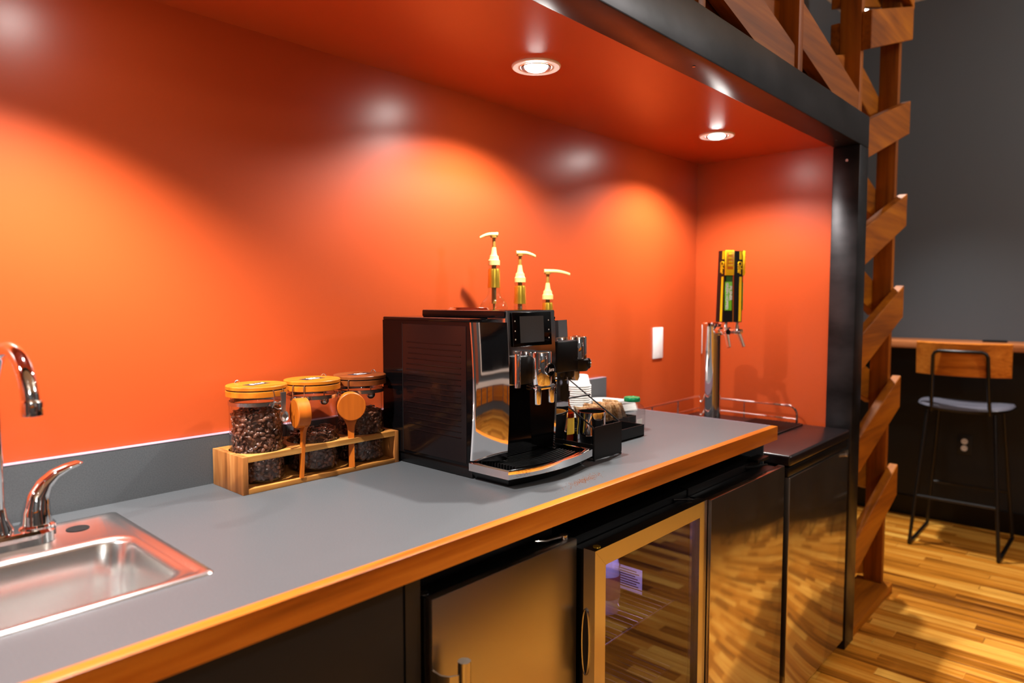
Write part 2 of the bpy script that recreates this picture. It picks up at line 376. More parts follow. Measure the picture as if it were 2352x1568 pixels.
at0(tr, B(2.842, 2.88, -.612, -.535, .04, 2.9, bev=.003), 'truss_wood_up', 'upright')
at0(tr, B(2.835, 3.43, -.648, -.5, .0, .04, bev=.003), 'truss_wood', 'bottom_plate')
for k in range(6):
    zr = 2.53 - .4035 * k
    board(2.845, zr - .195, 3.45, zr, -.648, -.612, .142)
    if k < 6: board(2.845, zr - .215, 3.45, zr - .395, -.535, -.50, .142)
board(2.845, 2.515, 3.45, 2.70, -.535, -.50, .142)
for xv in (.90, 1.545, 2.19): at0(tr, B(xv, xv + .038, -.622, -.53, 2.01, 2.9, bev=.003), 'truss_wood_up', 'upright')
at0(tr, B(-1.3, 2.842, -.648, -.5, 2.80, 2.84, bev=.003), 'truss_wood', 'top_plate')
def clip_board(x0, z0, x1, z1, h, y0, y1, zmin=2.012):      # slanted board cut off along the top of the beam
    P_ = [(x0, z0 - h), (x1, z1 - h), (x1, z1), (x0, z0)]; q = []
    for a, c in zip(P_, P_[1:] + P_[:1]):
        if a[1] >= zmin: q.append(a)
        if (a[1] - zmin) * (c[1] - zmin) < 0: u = (zmin - a[1]) / (c[1] - a[1]); q.append((a[0] + (c[0] - a[0]) * u, zmin))
    mb = MB(); A = [(x_, y0, z_) for x_, z_ in q]; D = [(x_, y1, z_) for x_, z_ in q]; n = len(q)
    mb.loft([A, D], True, False).add(A, [tuple(range(n))]).add(D, [tuple(range(n))[::-1]])
    at0(tr, mb, 'truss_wood', 'diagonal_board')
for x0 in (.90, 1.545, 2.19):
    x1 = x0 + .65
    clip_board(x0 + .039, 2.263, x1 - .001, 2.107, .14, -.612, -.576)
    clip_board(x0 + .039, 2.095, x1 - .001, 2.26, .10, -.560, -.532)
    clip_board(x0 + .039, 2.50, x1 - .001, 2.78, .14, -.612, -.576)
board(2.86, 2.80, 3.46, 2.66, -.648, -.612, .14)

# ------------------------------------------------------------------ recessed downlights
def downlight(x, label, gain=1.0, aim=None):
    t = thing('downlight', label, 'downlight', (x, -.302, ZC), 0, 'recessed downlights in the orange soffit')
    obj('trim_ring', MB().lathe([(.038, -.0005), (.040, -.004), (.058, -.005), (.0605, -.003), (.0610, 0)], 40, caps=False), 'trim_white', t)
    obj('gimbal', MB().lathe([(.028, -.0035), (.0365, -.006), (.038, -.0035)], 36, caps=False), 'aluminium', t)
    obj('lens', MB().lathe([(.0001, -.0125), (.016, -.0118), (.024, -.0090), (.029, -.0035)], 32, caps=False), 'lamp_glow', t)
    spot('bulb', (x, -.302, ZC - .018), aim or (x, -.302, 0), NICHE_W * gain, 144, .5, (1.0, .965, .92), .014, t)
downlight(-.61, 'round recessed downlight at the sink end of the niche')
downlight(.37, 'round recessed downlight above the sink', 2.0, (.2, -.62, CT))
downlight(1.325, 'larger looking white recessed downlight nearer the sink, above the coffee machine')
downlight(2.306, 'small looking white recessed downlight near the beer tap corner')

# ceiling track lamps of the room (unseen; the straight-down ones are added to light the floor)
def track_lamp(x, y, target, power, angle, label, col=(1, .93, .84), blend=.5, r=.05):
    t = thing('track_lamp', label, 'lamp', (x, y, RZ))
    d = (Vector(target) - Vector((x, y, RZ - .2))).normalized(); p = Vector((0, 0, -.2))
    obj('stem', MB().cyl((0, 0, 0), (0, 0, -.16), .01), 'black_metal', t)
    obj('canopy', MB().lathe([(.05, -.02), (.05, 0)], 24), 'black_metal', t)
    obj('can', MB().cyl(p - d * .09, p + d * .06, .05, .055, 24), 'black_metal', t)
    obj('lens', MB().cyl(p + d * .061, p + d * .063, .045, None, 24), 'room_lamp_glow', t)
    spot('bulb', Vector((x, y, RZ)) + p + d * .075, target, power, angle, blend, col, r, t)
track_lamp(3.95, -.28, (3.85, -.95, 0), ACCENT_W, 78, 'ceiling spot lamp above the timber frame end', (1, .95, .9), 1.0)
def fill_globe(x, y, power, label):  # added globes, unseen: light for the walls and what the chrome reflects
    t = thing('fill_globe', label, 'lamp', (x, y, RZ))
    obj('rose', MB().lathe([(.05, -.03), (.05, 0)], 24), 'black_metal', t)
    obj('rod', MB().cyl((0, 0, -.03), (0, 0, -.19), .007), 'black_metal', t)
    obj('globe', MB().lathe([(.0001, -.39), (.05, -.377), (.087, -.34), (.10, -.29), (.087, -.24), (.05, -.203), (.02, -.19)], 28, caps=False), 'room_lamp_glow', t)
    l = bpy.data.lights.new('bulb', 'POINT'); l.energy = power; l.color = (1, .97, .93); l.shadow_soft_size = .12
    o = bpy.data.objects.new('bulb', l); C.objects.link(o); o.parent = t; o.location = (0, 0, -.51)
fill_globe(3.5, -2.5, ROOM_W, 'added unseen globe near the bar that lights the walls')
track_lamp(2.1, -2.15, (2.1, -2.15, 0), ROOM_W * 3.8, 72, 'added unseen spot lighting the floor before the refrigerators', (1, .93, .84), .8)  # added lamp: lights the floor, keeps the counter front dim
fill_globe(-1.0, -4.0, ROOM_W * .8, 'added unseen globe that lights the far end of the room')
track_lamp(-.5, -2.25, (-.5, -2.25, 0), ROOM_W * 3.4, 72, 'added unseen spot lighting the floor before the sink', (1, .93, .84), .8)  # added in the same way for the floor at the sink end

# ------------------------------------------------------------------ countertop
ct = thing('countertop', 'gray laminate countertop with wooden front edge and low backsplash', 'countertop', (.5, -.3, CT))
SX0, SX1, SY0, SY1 = .060, .404, -.476, -.094      # sink cut-out
def slab_with_hole(x0, x1, y0, y1, z0, z1):
    mb = MB(); o = [(x0, y0), (x1, y0), (x1, y1), (x0, y1)]; h = [(SX0, SY0), (SX1, SY0), (SX1, SY1), (SX0, SY1)]
    vs_ = [(a, c, z) for z in (z0, z1) for a, c in o + h]; fs = []
    for i in range(4):
        j = (i + 1) % 4
        fs += [(8 + i, 8 + j, 12 + j, 12 + i), (i, 4 + i, 4 + j, j), (i, j, 8 + j, 8 + i), (4 + i, 12 + i, 12 + j, 4 + j)]
    return mb.add(vs_, fs)
at0(ct, slab_with_hole(-1.3, 2.05, -.618, -.001, CT - .04, CT), 'laminate', 'top')
at0(ct, B(-1.3, 2.053, -.640, -.618, CT - .041, CT + .0006, bev=.0015), 'edge_wood', 'edge_strip')
at0(ct, B(2.05, 2.053, -.618, -.001, CT - .04, CT + .0004), 'laminate_edge', 'end_strip')
at0(ct, B(-1.3, 2.05, -.020, -.001, CT, CT + .1005), 'laminate', 'backsplash')
at0(ct, B(-1.3, 2.05, -.0205, -.001, CT + .1005, CT + .1015), 'laminate_edge', 'backsplash_cap')
# coffee spill on the counter
gm = MB()
for k in range(420):
    u = random.gauss(0, 1); x = 1.165 + u * .035; y = -.575 + random.gauss(0, .007) + u * .004
    s = random.uniform(.0004, .0012)
    gm.add([(x - s, y - s, CT), (x + s, y - s * .6, CT), (x + s * .3, y + s, CT), (x, y, CT + s)], [(0, 1, 3), (1, 2, 3), (2, 0, 3)])
tag(obj('coffee_grounds', gm, 'ground_coffee'), 'sprinkle of brown ground coffee on the counter before the machine', 'coffee grounds', kind='stuff')

# cabinet under the sink and end support
cb = thing('base_cabinet', 'charcoal base cabinet under the sink end of the counter', 'cabinet', (0, -.3, 0))
at0(cb, B(-1.3, .678, -.585, -.02, .1, .64), 'dark_paint', 'carcass')
at0(cb, B(-1.3, .678, -.585, -.5, .64, CT - .042), 'dark_paint', 'front_rail')
at0(cb, B(.660, .690, -.603, -.02, .0, CT - .042), 'dark_paint', 'side_panel')
for a, c in ((-1.3, -.66), (-.655, -.005), (.0, .658)): at0(cb, B(a + .002, c - .002, -.603, -.586, .11, .90, bev=.0015), 'dark_paint', 'door')
at0(cb, B(-1.3, .678, -.53, -.1, 0, .1), 'black_plastic', 'plinth')
tag(obj('support_panel', B(2.0455, 2.0495, -.60, -.02, 0, CT - .042), 'gray_paint'), 'thin gray support panel at the end of the counter', 'panel')

# ------------------------------------------------------------------ sink and faucet
sk = thing('sink', 'square stainless steel drop-in bar sink at the counter end', 'sink', (.232, -.285, CT))
ox0, ox1, oy0, oy1 = .047, .417, -.488, -.082
bx0, bx1, by0, by1 = .082, .382, -.462, -.228
rg = [rrect(ox0, ox1, oy0, oy1, .012, CT + .0004), rrect(ox0 + .002, ox1 - .002, oy0 + .002, oy1 - .002, .012, CT + .003),
      rrect(ox0 + .014, ox1 - .014, oy0 + .010, oy1 - .014, .014, CT + .0045), rrect(ox0 + .018, ox1 - .018, oy0 + .012, oy1 - .018, .016, CT + .0015),
      rrect(bx0 - .012, bx1 + .012, by0 - .010, by1 + .012, .040, CT + .002), rrect(bx0 - .004, bx1 + .004, by0 - .004, by1 + .004, .042, CT + .0005),
      rrect(bx0, bx1, by0, by1, .042, CT - .006), rrect(bx0 + .006, bx1 - .006, by0 + .006, by1 - .006, .045, CT - .06),
      rrect(bx0 + .010, bx1 - .010, by0 + .010, by1 - .010, .045, CT - .125), rrect(bx0 + .018, bx1 - .018, by0 + .018, by1 - .018, .042, CT - .140), rrect(bx0 + .04, bx1 - .04, by0 + .04, by1 - .04, .03, CT - .145)]
bm_ = MB().loft(rg); bm_.add(rg[-1], [tuple(range(len(rg[-1])))])
at0(sk, bm_, 'steel_sink', 'bowl', ang=60)
at0(sk, MB().lathe([(.012, CT - .1445), (.03, CT - .1435), (.042, CT - .1445)], 28, None, .232, -.345), 'steel_satin', 'drain')
at0(sk, MB().lathe([(.016, CT + .0022), (.017, CT + .003), (.0, CT + .0032)], 24, None, .342, -.140, caps=False), 'rubber', 'hole_plug')
fa = thing('faucet', 'chrome centerset faucet with gooseneck spout and curved lever handle', 'faucet', (.232, -.150, CT + .0025))
fb = MB(); zz = CT + .0025
base = [rrect(.156, .308, -.182, -.118, .030, zz), rrect(.156, .308, -.182, -.118, .030, zz + .016), rrect(.160, .304, -.178, -.122, .028, zz + .021), rrect(.168, .296, -.170, -.130, .020, zz + .022)]
fb.loft(base); fb.add(base[-1], [tuple(range(len(base[-1])))])
at0(fa, fb, 'chrome', 'base_plate')
def lever(cx, sgn):
    h = MB(); h.lathe([(.026, zz + .020), (.026, zz + .024), (.0235, zz + .027)], 28, None, cx, -.150)
    at0(fa, h, 'chrome', 'handle_collar')
    pts = [(0, 0, .024), (.000, 0, .045), (.004, 0, .066), (.014, 0, .084), (.030, 0, .097), (.050, 0, .104), (.070, 0, .107), (.078, 0, .1065)]
    rs = [(.0225, .0225), (.020, .0195), (.0165, .0155), (.012, .0135), (.0085, .0125), (.006, .0125), (.0045, .0115), (.001, .004)]
    # dense path
    q = []; rr = []
    for i in range(len(pts) - 1):
        for k in range(4):
            u = k / 4; q.append(tuple(pts[i][c] * (1 - u) + pts[i + 1][c] * u for c in range(3))); rr.append(tuple(rs[i][c] * (1 - u) + rs[i + 1][c] * u for c in range(2)))
    q.append(pts[-1]); rr.append(rs[-1])
    dx, dy = sgn * .94, .34
    mb = MB(); vs_ = []; n = 16
    for i, (p, r) in enumerate(zip(q, rr)):
        a = q[max(i - 1, 0)]; c = q[min(i + 1, len(q) - 1)]; tx, tz = c[0] - a[0], c[2] - a[2]; l = math.hypot(tx, tz); tx /= l; tz /= l
        for k in range(n):
            an = 2 * PI * k / n; u = r[0] * math.cos(an); v = r[1] * math.sin(an)
            lx = p[0] - tz * u; lz = p[2] + tx * u; ly = v
            vs_.append((cx + dx * lx - sgn * dy * ly * .9, -.150 + dy * lx + .94 * ly, zz + lz))
    fs = [(i * n + k, i * n + (k + 1) % n, (i + 1) * n + (k + 1) % n, (i + 1) * n + k) for i in range(len(q) - 1) for k in range(n)] + [tuple(range((len(q) - 1) * n, len(q) * n))]
    mb.add(vs_, fs, True); at0(fa, mb, 'chrome', 'handle', ang=60)
lever(.283, 1); lever(.181, -1)
at0(fa, MB().lathe([(.022, zz + .02), (.020, zz + .03), (.014, zz + .045), (.012, zz + .06)], 24, None, .232, -.150), 'chrome', 'spout_hub')
pa = [(.232, -.150, zz + .04), (.232, -.150, 1.10), (.232, -.150, 1.185)]
ex, ey = .018, -.148
for i in range(1, 15):
    a = PI * i / 14 * .97; u = (1 - math.cos(a)) / 2
    pa.append((.232 + ex * u, -.150 + ey * u, 1.185 + .077 * math.sin(a)))
pa.append((.2505, -.299, 1.178))
at0(fa, MB().tube(pa, .0112, 14), 'chrome', 'spout', ang=60)
at0(fa, MB().lathe([(.0105, 1.171), (.0135, 1.172), (.0138, 1.190), (.0128, 1.1925), (.0122, 1.194)], 24, None, .2505, -.299), 'chrome', 'aerator')

# ------------------------------------------------------------------ undercounter refrigerators
# solid steel door fridge
f1 = thing('compact_refrigerator', 'brushed steel door refrigerator with vertical bar handle beside the dark cabinet', 'refrigerator', (.895, -.3, 0))
at0(f1, B(.700, 1.084, -.555, -.03, .02, .868, bev=.004), 'black_plastic', 'body')
at0(f1, B(.700, 1.084, -.600, -.558, .06, .853, bev=.003), 'black_plastic', 'door_core')
dd = at0(f1, B(.7025, 1.0845, -.617, -.600, .06, .855, bev=.0015), 'steel_brushed', 'door')
hp = Vector(f1.location)
def sub(parent, root, mb, mat, name, **k):
    L = root.location; mb.v = [(v[0] - L[0], v[1] - L[1], v[2] - L[2]) for v in mb.v]; return obj(name, mb, mat, parent, **k)
sub(dd, f1, MB().cyl((.727, -.665, .36), (.727, -.665, .763), .0105, None, 24), 'steel_satin', 'handle')
for z in (.42, .70): sub(dd, f1, MB().cyl((.727, -.617, z), (.727, -.660, z), .006), 'steel_satin', 'handle_mount')
br = [(.702, -.6175), (.700, -.640), (.706, -.652), (.718, -.660), (.718, -.663), (.704, -.656), (.697, -.643), (.698, -.6175)]
sub(dd, f1, MB().prism(br, .60, .742), 'steel_satin', 'handle_bracket')
at0(f1, MB().tube([(1.005, -.575, .860), (1.02, -.590, .860), (1.066, -.598, .860)], .003, 8), 'steel_satin', 'hinge_arm')
at0(f1, MB().lathe([(.009, .855), (.009, .863), (.006, .865)], 16, None, 1.066, -.597), 'steel_satin', 'hinge_cap')
at0(f1, MB().lathe([(.009, .8532), (.009, .8545), (.006, .855)], 20, None, .712, -.585), 'aluminium', 'door_plug')
# glass door beverage cooler
f2 = thing('beverage_cooler', 'steel framed glass door beverage cooler in the middle of the row', 'refrigerator', (1.33, -.3, 0))
X0, X1, YF, ZT = 1.091, 1.566, -.657, .836
bo = MB()
bo.box(X0, X1, -.60, -.03, .80, .850).box(X0, X1, -.60, -.03, .04, .075).box(X0, X0 + .022, -.60, -.03, .075, .80).box(X1 - .022, X1, -.60, -.03, .075, .80).box(X0 + .022, X1 - .022, -.05, -.03, .075, .80)
at0(f2, bo, 'black_plastic', 'body')
li = MB(); li.box(X0 + .022, X0 + .026, -.598, -.055, .078, .798).box(X1 - .026, X1 - .022, -.598, -.055, .078, .798).box(X0 + .026, X1 - .026, -.055, -.051, .078, .798).box(X0 + .026, X1 - .026, -.598, -.055, .796, .799)
at0(f2, li, 'black_plastic', 'liner')
gk = MB()
for (a, c, d, e) in ((X0 + .002, X0 + .04, .06, ZT - .004), (X1 - .04, X1 - .002, .06, ZT - .004), (X0 + .04, X1 - .04, ZT - .044, ZT - .004), (X0 + .04, X1 - .04, .06, .10)): gk.box(a, c, YF + .028, YF + .054, d, e)
at0(f2, gk, 'black_plastic', 'gasket')
FW = .037
def mitre(p):  # p: 4 points (x,z) front face of one mitred frame bar
    return MB().loft([[(x, YF, z) for x, z in p], [(x, YF + .028, z) for x, z in p]], True, False).add([(x, YF, z) for x, z in p], [(0, 1, 2, 3)]).add([(x, YF + .028, z) for x, z in p], [(3, 2, 1, 0)])
g = .0004
xi0, xi1, zi0, zi1, zb = X0 + FW, X1 - FW, .06 + FW, ZT - FW, .06
bars = ([(X0, zb), (xi0, zi0), (xi0, zi1), (X0, ZT)], [(X1, ZT), (xi1, zi1), (xi1, zi0), (X1, zb)], [(X0 + g, ZT), (xi0 + g, zi1), (xi1 - g, zi1), (X1 - g, ZT)], [(xi0 + g, zi0), (X0 + g, zb), (X1 - g, zb), (xi1 - g, zi0)])
df = [at0(f2, mitre(p), 'steel_satin', 'door_frame') for p in bars]
at0(f2, B(xi0 - .004, xi1 + .004, YF + .010, YF + .014, zi0 - .004, zi1 + .004), 'door_glass', 'glass_pane')
pull = MB(); hx = X0 - .0012
ring = [(hx, YF + .021 + .009 * math.cos(a), .646 + .068 * math.sin(a)) for a in [2 * PI * i / 28 for i in range(28)]]
pull.tube(ring, .0022, 6, True)
sub(df[0], f2, pull, 'steel_satin', 'pull_handle')
sub(df[0], f2, MB().add([(X0 - .0006, p[1], p[2]) for p in ring], [tuple(range(28))]), 'rubber', 'pull_recess')
at0(f2, MB().lathe([(.008, ZT), (.008, ZT + .0012), (.006, ZT + .0016)], 20, None, X0 + .025, YF + .014), 'gold_foil', 'door_plug')
at0(f2, MB().tube([(1.50, -.60, ZT + .003), (1.535, -.632, ZT + .003)], .003), 'black_metal', 'hinge_arm')
def wire_shelf(zs):
    s = MB(); x = X0 + .035
    while x < X1 - .03: s.tube([(x, -.585, zs), (x, -.075, zs)], .0014, 5); x += .022
    for y in (-.585, -.40, -.23, -.075): s.tube([(X0 + .03, y, zs - .004), (X1 - .03, y, zs - .004)], .0026, 6)
    return s
for zs in (.571, .40, .23): at0(f2, wire_shelf(zs), 'steel_satin', 'wire_shelf')
at0(f2, B(1.2, 1.46, -.57, -.56, .790, .796), 'led_violet', 'led_strip')
ll = bpy.data.lights.new('cooler_light', 'AREA'); ll.energy = 2.6; ll.color = (.72, .66, 1); ll.shape = 'RECTANGLE'; ll.size = .26; ll.size_y = .01
lo = bpy.data.objects.new('cooler_light', ll); C.objects.link(lo); lo.parent = f2; lo.location = (1.33 - 1.33, -.565 + .3, .788)
lo.rotation_euler = (math.radians(12), 0, 0)
nt_ = thing('notice_card', 'white printed notice stuck inside the beverage cooler', 'notice', (X1 - .0262, -.443, .585))
obj('sheet', B(-.0006, 0, -.047, .047, -.033, .033), 'notice_paper', nt_)
for k in range(8):
    wdt = (.070, .078, .066, .074, .080, .070, .076, .05)[k]
    obj('text_line', B(-.0008, -.0006, .040 - wdt, .040, .025 - .0068 * k - .002, .025 - .0068 * k + .0008), 'ink', nt_)
def water_bottle(x, y, label):
    t = thing('water_bottle', label, 'bottle', (x, y, .5735))
    obj('shell', MB().lathe([(.024, 0), (.031, .004), (.032, .012), (.030, .03), (.032, .034), (.032, .10), (.030, .108), (.032, .116), (.031, .135), (.022, .160), (.013, .172), (.012, .186)], 28), 'clear_plastic', t)
    obj('water', MB().lathe([(.028, .003), (.0305, .012), (.029, .03), (.0305, .034), (.0305, .10), (.029, .12), (.020, .156)], 24), 'cold_water', t)
    obj('label_band', MB().lathe([(.0323, .040), (.0323, .095)], 28, caps=False), 'wine_label', t)
    obj('cap', MB().lathe([(.0145, .186), (.0145, .200), (.013, .202)], 20), 'white_plastic', t)
water_bottle(1.362, -.50, 'small plastic water bottle with dark red label on the cooler shelf')
# plain steel door fridge
f3 = thing('solid_door_refrigerator', 'polished plain steel door refrigerator under the counter end', 'refrigerator', (1.8, -.3, 0))
at0(f3, B(1.575, 2.026, -.60, -.03, .02, .852, bev=.004), 'black_plastic', 'body')
at0(f3, B(1.573, 2.030, -.648, -.604, .06, .833, bev=.003), 'black_plastic', 'door_core')
at0(f3, B(1.570, 2.044, -.667, -.648, .06, .836, bev=.0015), 'steel_sheet', 'door')
at0(f3, MB().tube([(1.90, -.585, .842), (1.93, -.61, .842), (2.0, -.63, .842)], .0035, 6), 'black_metal', 'hinge_arm')
at0(f3, B(1.95, 2.03, -.625, -.59, .853, .862, bev=.002), 'black_metal', 'hinge_plate')

# ------------------------------------------------------------------ kegerator with beer tower
kg = thing('kegerator', 'steel door kegerator with black worktop and chrome rail in the niche corner', 'kegerator', (2.40, -.35, 0))
KX0, KX1, KT = 2.112, 2.692, .8515
at0(kg, B(KX0, KX1, -.61, -.05, .03, .815, bev=.004), 'black_plastic', 'cabinet')
at0(kg, B(KX0, KX1 + .002, -.659, -.045, .818, KT, bev=.008, seg=3), 'keg_black', 'worktop')
at0(kg, B(KX0 + .004, KX1, -.652, -.615, .783, .814, bev=.006), 'black_plastic', 'front_band')
kd = at0(kg, B(KX0 + .008, KX1, -.656, -.612, .05, .781, bev=.002), 'steel_sheet', 'door')
sub(kd, kg, MB().cyl((2.66, -.6555, .762), (2.66, -.664, .762), .006, None, 16), 'steel_dull', 'lock')
at0(kg, B(KX0 + .03, KX1 - .02, -.60, -.1, 0, .05), 'black_plastic', 'toe_kick')
# guard rail
rz, lz = KT + .068, KT + .018
rail = [(KX1 - .012, -.47, KT), (KX1 - .012, -.47, KT + .035)] + [(KX1 - .012, -.47 + .035 * (1 - math.cos(a)), KT + .035 + .033 * math.sin(a)) for a in (.3, .6, .9, 1.2, 1.5)] + [(KX1 - .012, -.40, rz), (KX1 - .012, -.085, rz), (KX1 - .022, -.066, rz), (KX1 - .04, -.06, rz), (KX0 + .04, -.06, rz), (KX0 + .022, -.066, rz), (KX0 + .012, -.085, rz), (KX0 + .012, -.40, rz), (KX0 + .012, -.455, KT + .055), (KX0 + .012, -.47, KT + .03), (KX0 + .012, -.47, KT)]
gr = at0(kg, MB().tube(rail, .0042, 8), 'chrome', 'guard_rail')
low = [(KX1 - .012, -.47, lz), (KX1 - .012, -.06, lz), (KX0 + .012, -.06, lz), (KX0 + .012, -.47, lz)]
sub(gr, kg, MB().tube(low[:2], .003).tube(low[1:3], .003).tube(low[2:], .003), 'chrome', 'lower_rail')
for (px, py) in ((KX1 - .012, -.26), (KX1 - .012, -.07), (2.5, -.06), (2.3, -.06), (KX0 + .012, -.26)): sub(gr, kg, MB().cyl((px, py, KT), (px, py, rz), .003, None, 8), 'chrome', 'rail_post')
# drip tray
dt = at0(kg, B(2.34, 2.665, -.50, -.315, KT, KT + .006, bev=.002), 'black_metal', 'drip_tray')
for k in range(15): sub(dt, kg, B(2.35, 2.655, -.492 + k * .012, -.486 + k * .012, KT + .006, KT + .0085), 'black_plastic', 'drip_slat')
# tower
tw = at0(kg, MB().lathe([(.052, KT), (.052, KT + .004), (.0385, KT + .008), (.0375, KT + .375), (.038, KT + .377), (.038, KT + .389), (.034, KT + .393), (.0, KT + .394)], 40, None, 2.40, -.25, caps=False), 'chrome', 'tower')
def tap(angle, off, name_l, flip):
    d = Vector((math.cos(angle), math.sin(angle), 0)); p = Vector((2.40, -.25, 1.215)); e = p + d * .105
    sh = MB().cyl(p + d * .03, p + d * .058, .012).cyl(p + d * .055, p + d * .075, .016, .014).cyl(p + d * .07, e + d * .02, .0095)
    sh.cyl(e + d * .006 + Vector((0, 0, .0)), e + d * .03 + Vector((0, 0, -.055)), .0085, .0068).lathe([(.012, -.010), (.0135, .0), (.009, .012), (.008, .02), (.0055, .024), (.0055, .034)], 16, Matrix.Translation(e))
    f = sub(tw, kg, sh, 'chrome', 'faucet_body')
    # tap handle is a piece of its own: screws off the faucet
    return e
e1 = tap(math.radians(-127), 0, '', 1); e2 = tap(math.radians(-98), 0, '', 1)
def tap_handle(e, rz_, label):
    t = thing('tap_handle', label, 'tap handle', (e.x, e.y, e.z + .034), rz_, 'beer tap handles on the tower')
    H = .29; sl = lambda z: (.036 - .009 * z / H, .016 + .002 * z / H)      # half width, half depth
    rings = []
    for z in (0, H):
        w_, d_ = sl(z); rings.append([(-w_, d_, z), (-w_ * .62, -d_, z), (w_ * .62, -d_, z), (w_, d_, z)])
    mb = MB().loft(rings, True, False).add(rings[0], [(0, 1, 2, 3)]).add(rings[1], [(3, 2, 1, 0)])
    obj('handle_body', mb, 'tap_black', t)
    d_ = .0185
    obj('name_plate', B(-.020, .020, -.026, -.016, .190, .290, bev=.003), 'tap_yellow', t)
    obj('plate_panel', B(-.0135, .0135, -.0268, -.0258, .214, .280, bev=.0004), 'tap_orange', t)
    text('plate_text', 'BEER', .0125, 'tap_yellow', t, (0, -.0272, .203), (PI / 2, 0, 0), .001, .0004)
    for k, (w_, z) in enumerate(((.009, .272), (.011, .258), (.0095, .244), (.011, .230))): obj('plate_relief', B(-w_, w_, -.0285, -.0265, z - .005, z + .005, bev=.001), 'tap_yellow', t)
    ft = math.atan2(.002, .29)
    obj('flavor_label', B(-.0165, .0150, -.0197, -.0165, .048, .164, bev=.001), 'tap_green', t)
    obj('flavor_label_top', B(-.0120, .0145, -.0192, -.0165, .164, .192), 'tap_green_dark', t)
    text('flavor_text', 'GREEN HOPPED', .0150, 'chalk_white', t, (-.0085, -.0199, .106), (PI / 2, PI / 2, 0), .0006, .0005)
    text('flavor_text', 'PILSNER', .0165, 'chalk_white', t, (.0075, -.0199, .118), (PI / 2, PI / 2, 0), .0006, .0005)
    for s in (-1, 1):
        st = MB()
        for z0, z1 in ((.003, .185), (.255, .288)):
            q = []
            for z in (z0, z1):
                w_, dd_ = sl(z); cx_ = s * w_ * .81
                q.append([(cx_ - .004, -.0042, z), (cx_ - .004, -.0012 - .0, z), (cx_ + .004, -.0, z), (cx_ + .004, -.0042, z)])
            # stripe lies on the slanted side
            for ring_, z in zip(q, (z0, z1)):
                w_, dd_ = sl(z)
                a = Vector((s * w_ * .72, -dd_ * .47, 0)); n_ = Vector((s * 2 * dd_, -w_ * .38, 0)).normalized() * .0022; tdir = Vector((s * w_ * .38, 2 * dd_, 0)).normalized() * .0048
                pp = [a - tdir - n_, a - tdir + n_, a + tdir + n_, a + tdir - n_]
                ring_[:] = [(v.x, v.y, z) for v in pp]
            st.loft(q, True, False).add(q[0], [(0, 1, 2, 3)]).add(q[1], [(3, 2, 1, 0)])
        obj('stripe', st, 'tap_yellow', t)
        w_, dd_ = sl(.22); ang_ = math.atan2(2 * dd_, w_ * .38)
        text('side_text', 'Cider', .022, 'tap_yellow', t, (s * w_ * .80, -.0045, .222), (PI / 2, PI / 2, s * ang_), .0025, .0009)
    obj('ferrule', MB().lathe([(.008, -.006), (.008, .0)], 16), 'chrome', t)
    t.scale = (.86, .9, .876)
    return t
tap_handle(e1, math.radians(-34), 'yellow and black tap handle with green label on the front faucet')
tap_handle(e2, math.radians(30), 'yellow striped black tap handle half hidden behind the front one')

# wall plate
sw = thing('wall_plate', 'blank white plastic wall plate on the orange wall', 'wall plate', (2.433, 0, 1.155))
obj('plate', B(-.0375, .0375, -.006, 0, -.0625, .0625, bev=.0025), 'white_plastic', sw)
for s in (-1, 1): obj('screw', MB().cyl((0, -.006, s * .045), (0, -.0066, s * .045), .003, None, 10), 'white_plastic', sw)

# ------------------------------------------------------------------ coffee machine
cm = thing('coffee_machine', 'black and chrome automatic coffee machine with display standing on the counter', 'coffee machine', (1.005, -.095, CT))
# local frame: x 0..0.28, y 0 (back) .. -0.42 (front), z 0..0.36
def bulge(z): return -.010 * math.sin(PI * min(max((z - .03) / .31, 0), 1))
obj('base', B(.004, .281, -.30, -.004, 0, .028, bev=.006), 'black_plastic', cm)
body = MB()
rings = []
for i in range(13):
    z = .026 + (.334 - .026) * i / 12
    f = -.296 + bulge(z)
    rings.append([(0, 0, z), (.285, 0, z), (.285, f, z), (0, f, z)])
body.loft(rings, True, True).add(rings[0], [(0, 1, 2, 3)]).add(rings[-1], [(3, 2, 1, 0)])
obj('body', body, 'piano_black', cm)
obj('top_plate', B(0, .285, -.300, 0, .3335, .3415, bev=.003), 'piano_black', cm)
# translucent water tank on the left side with horizontal ribs
tk = obj('water_tank', B(-.0012, .002, -.288, -.075, .032, .326, bev=.001), 'tank_black', cm)
for k in range(17):
    z = .085 + k * .0125
    o = obj('tank_rib', MB().tube([(-.0008, -.092 - .004 * math.sin(k), z), (-.0008, -.272, z)], (.0016), 6), 'tank_black', tk)
obj('tank_seam', B(-.0014, -.001, -.0755, -.0745, .03, .328), 'rubber', tk)
# lid, bean hopper
obj('hopper_lid', B(.05, .217, -.352, -.085, .3415, .358, bev=.003), 'piano_black', cm)
obj('hopper_ring', MB().lathe([(.040, .358), (.046, .3625), (.050, .358)], 40, None, .125, -.165, caps=False), 'chrome', cm)
obj('hopper_glass', MB().lathe([(.0, .3615), (.030, .3608), (.041, .359)], 36, None, .125, -.165, caps=False), 'jar_glass', cm)
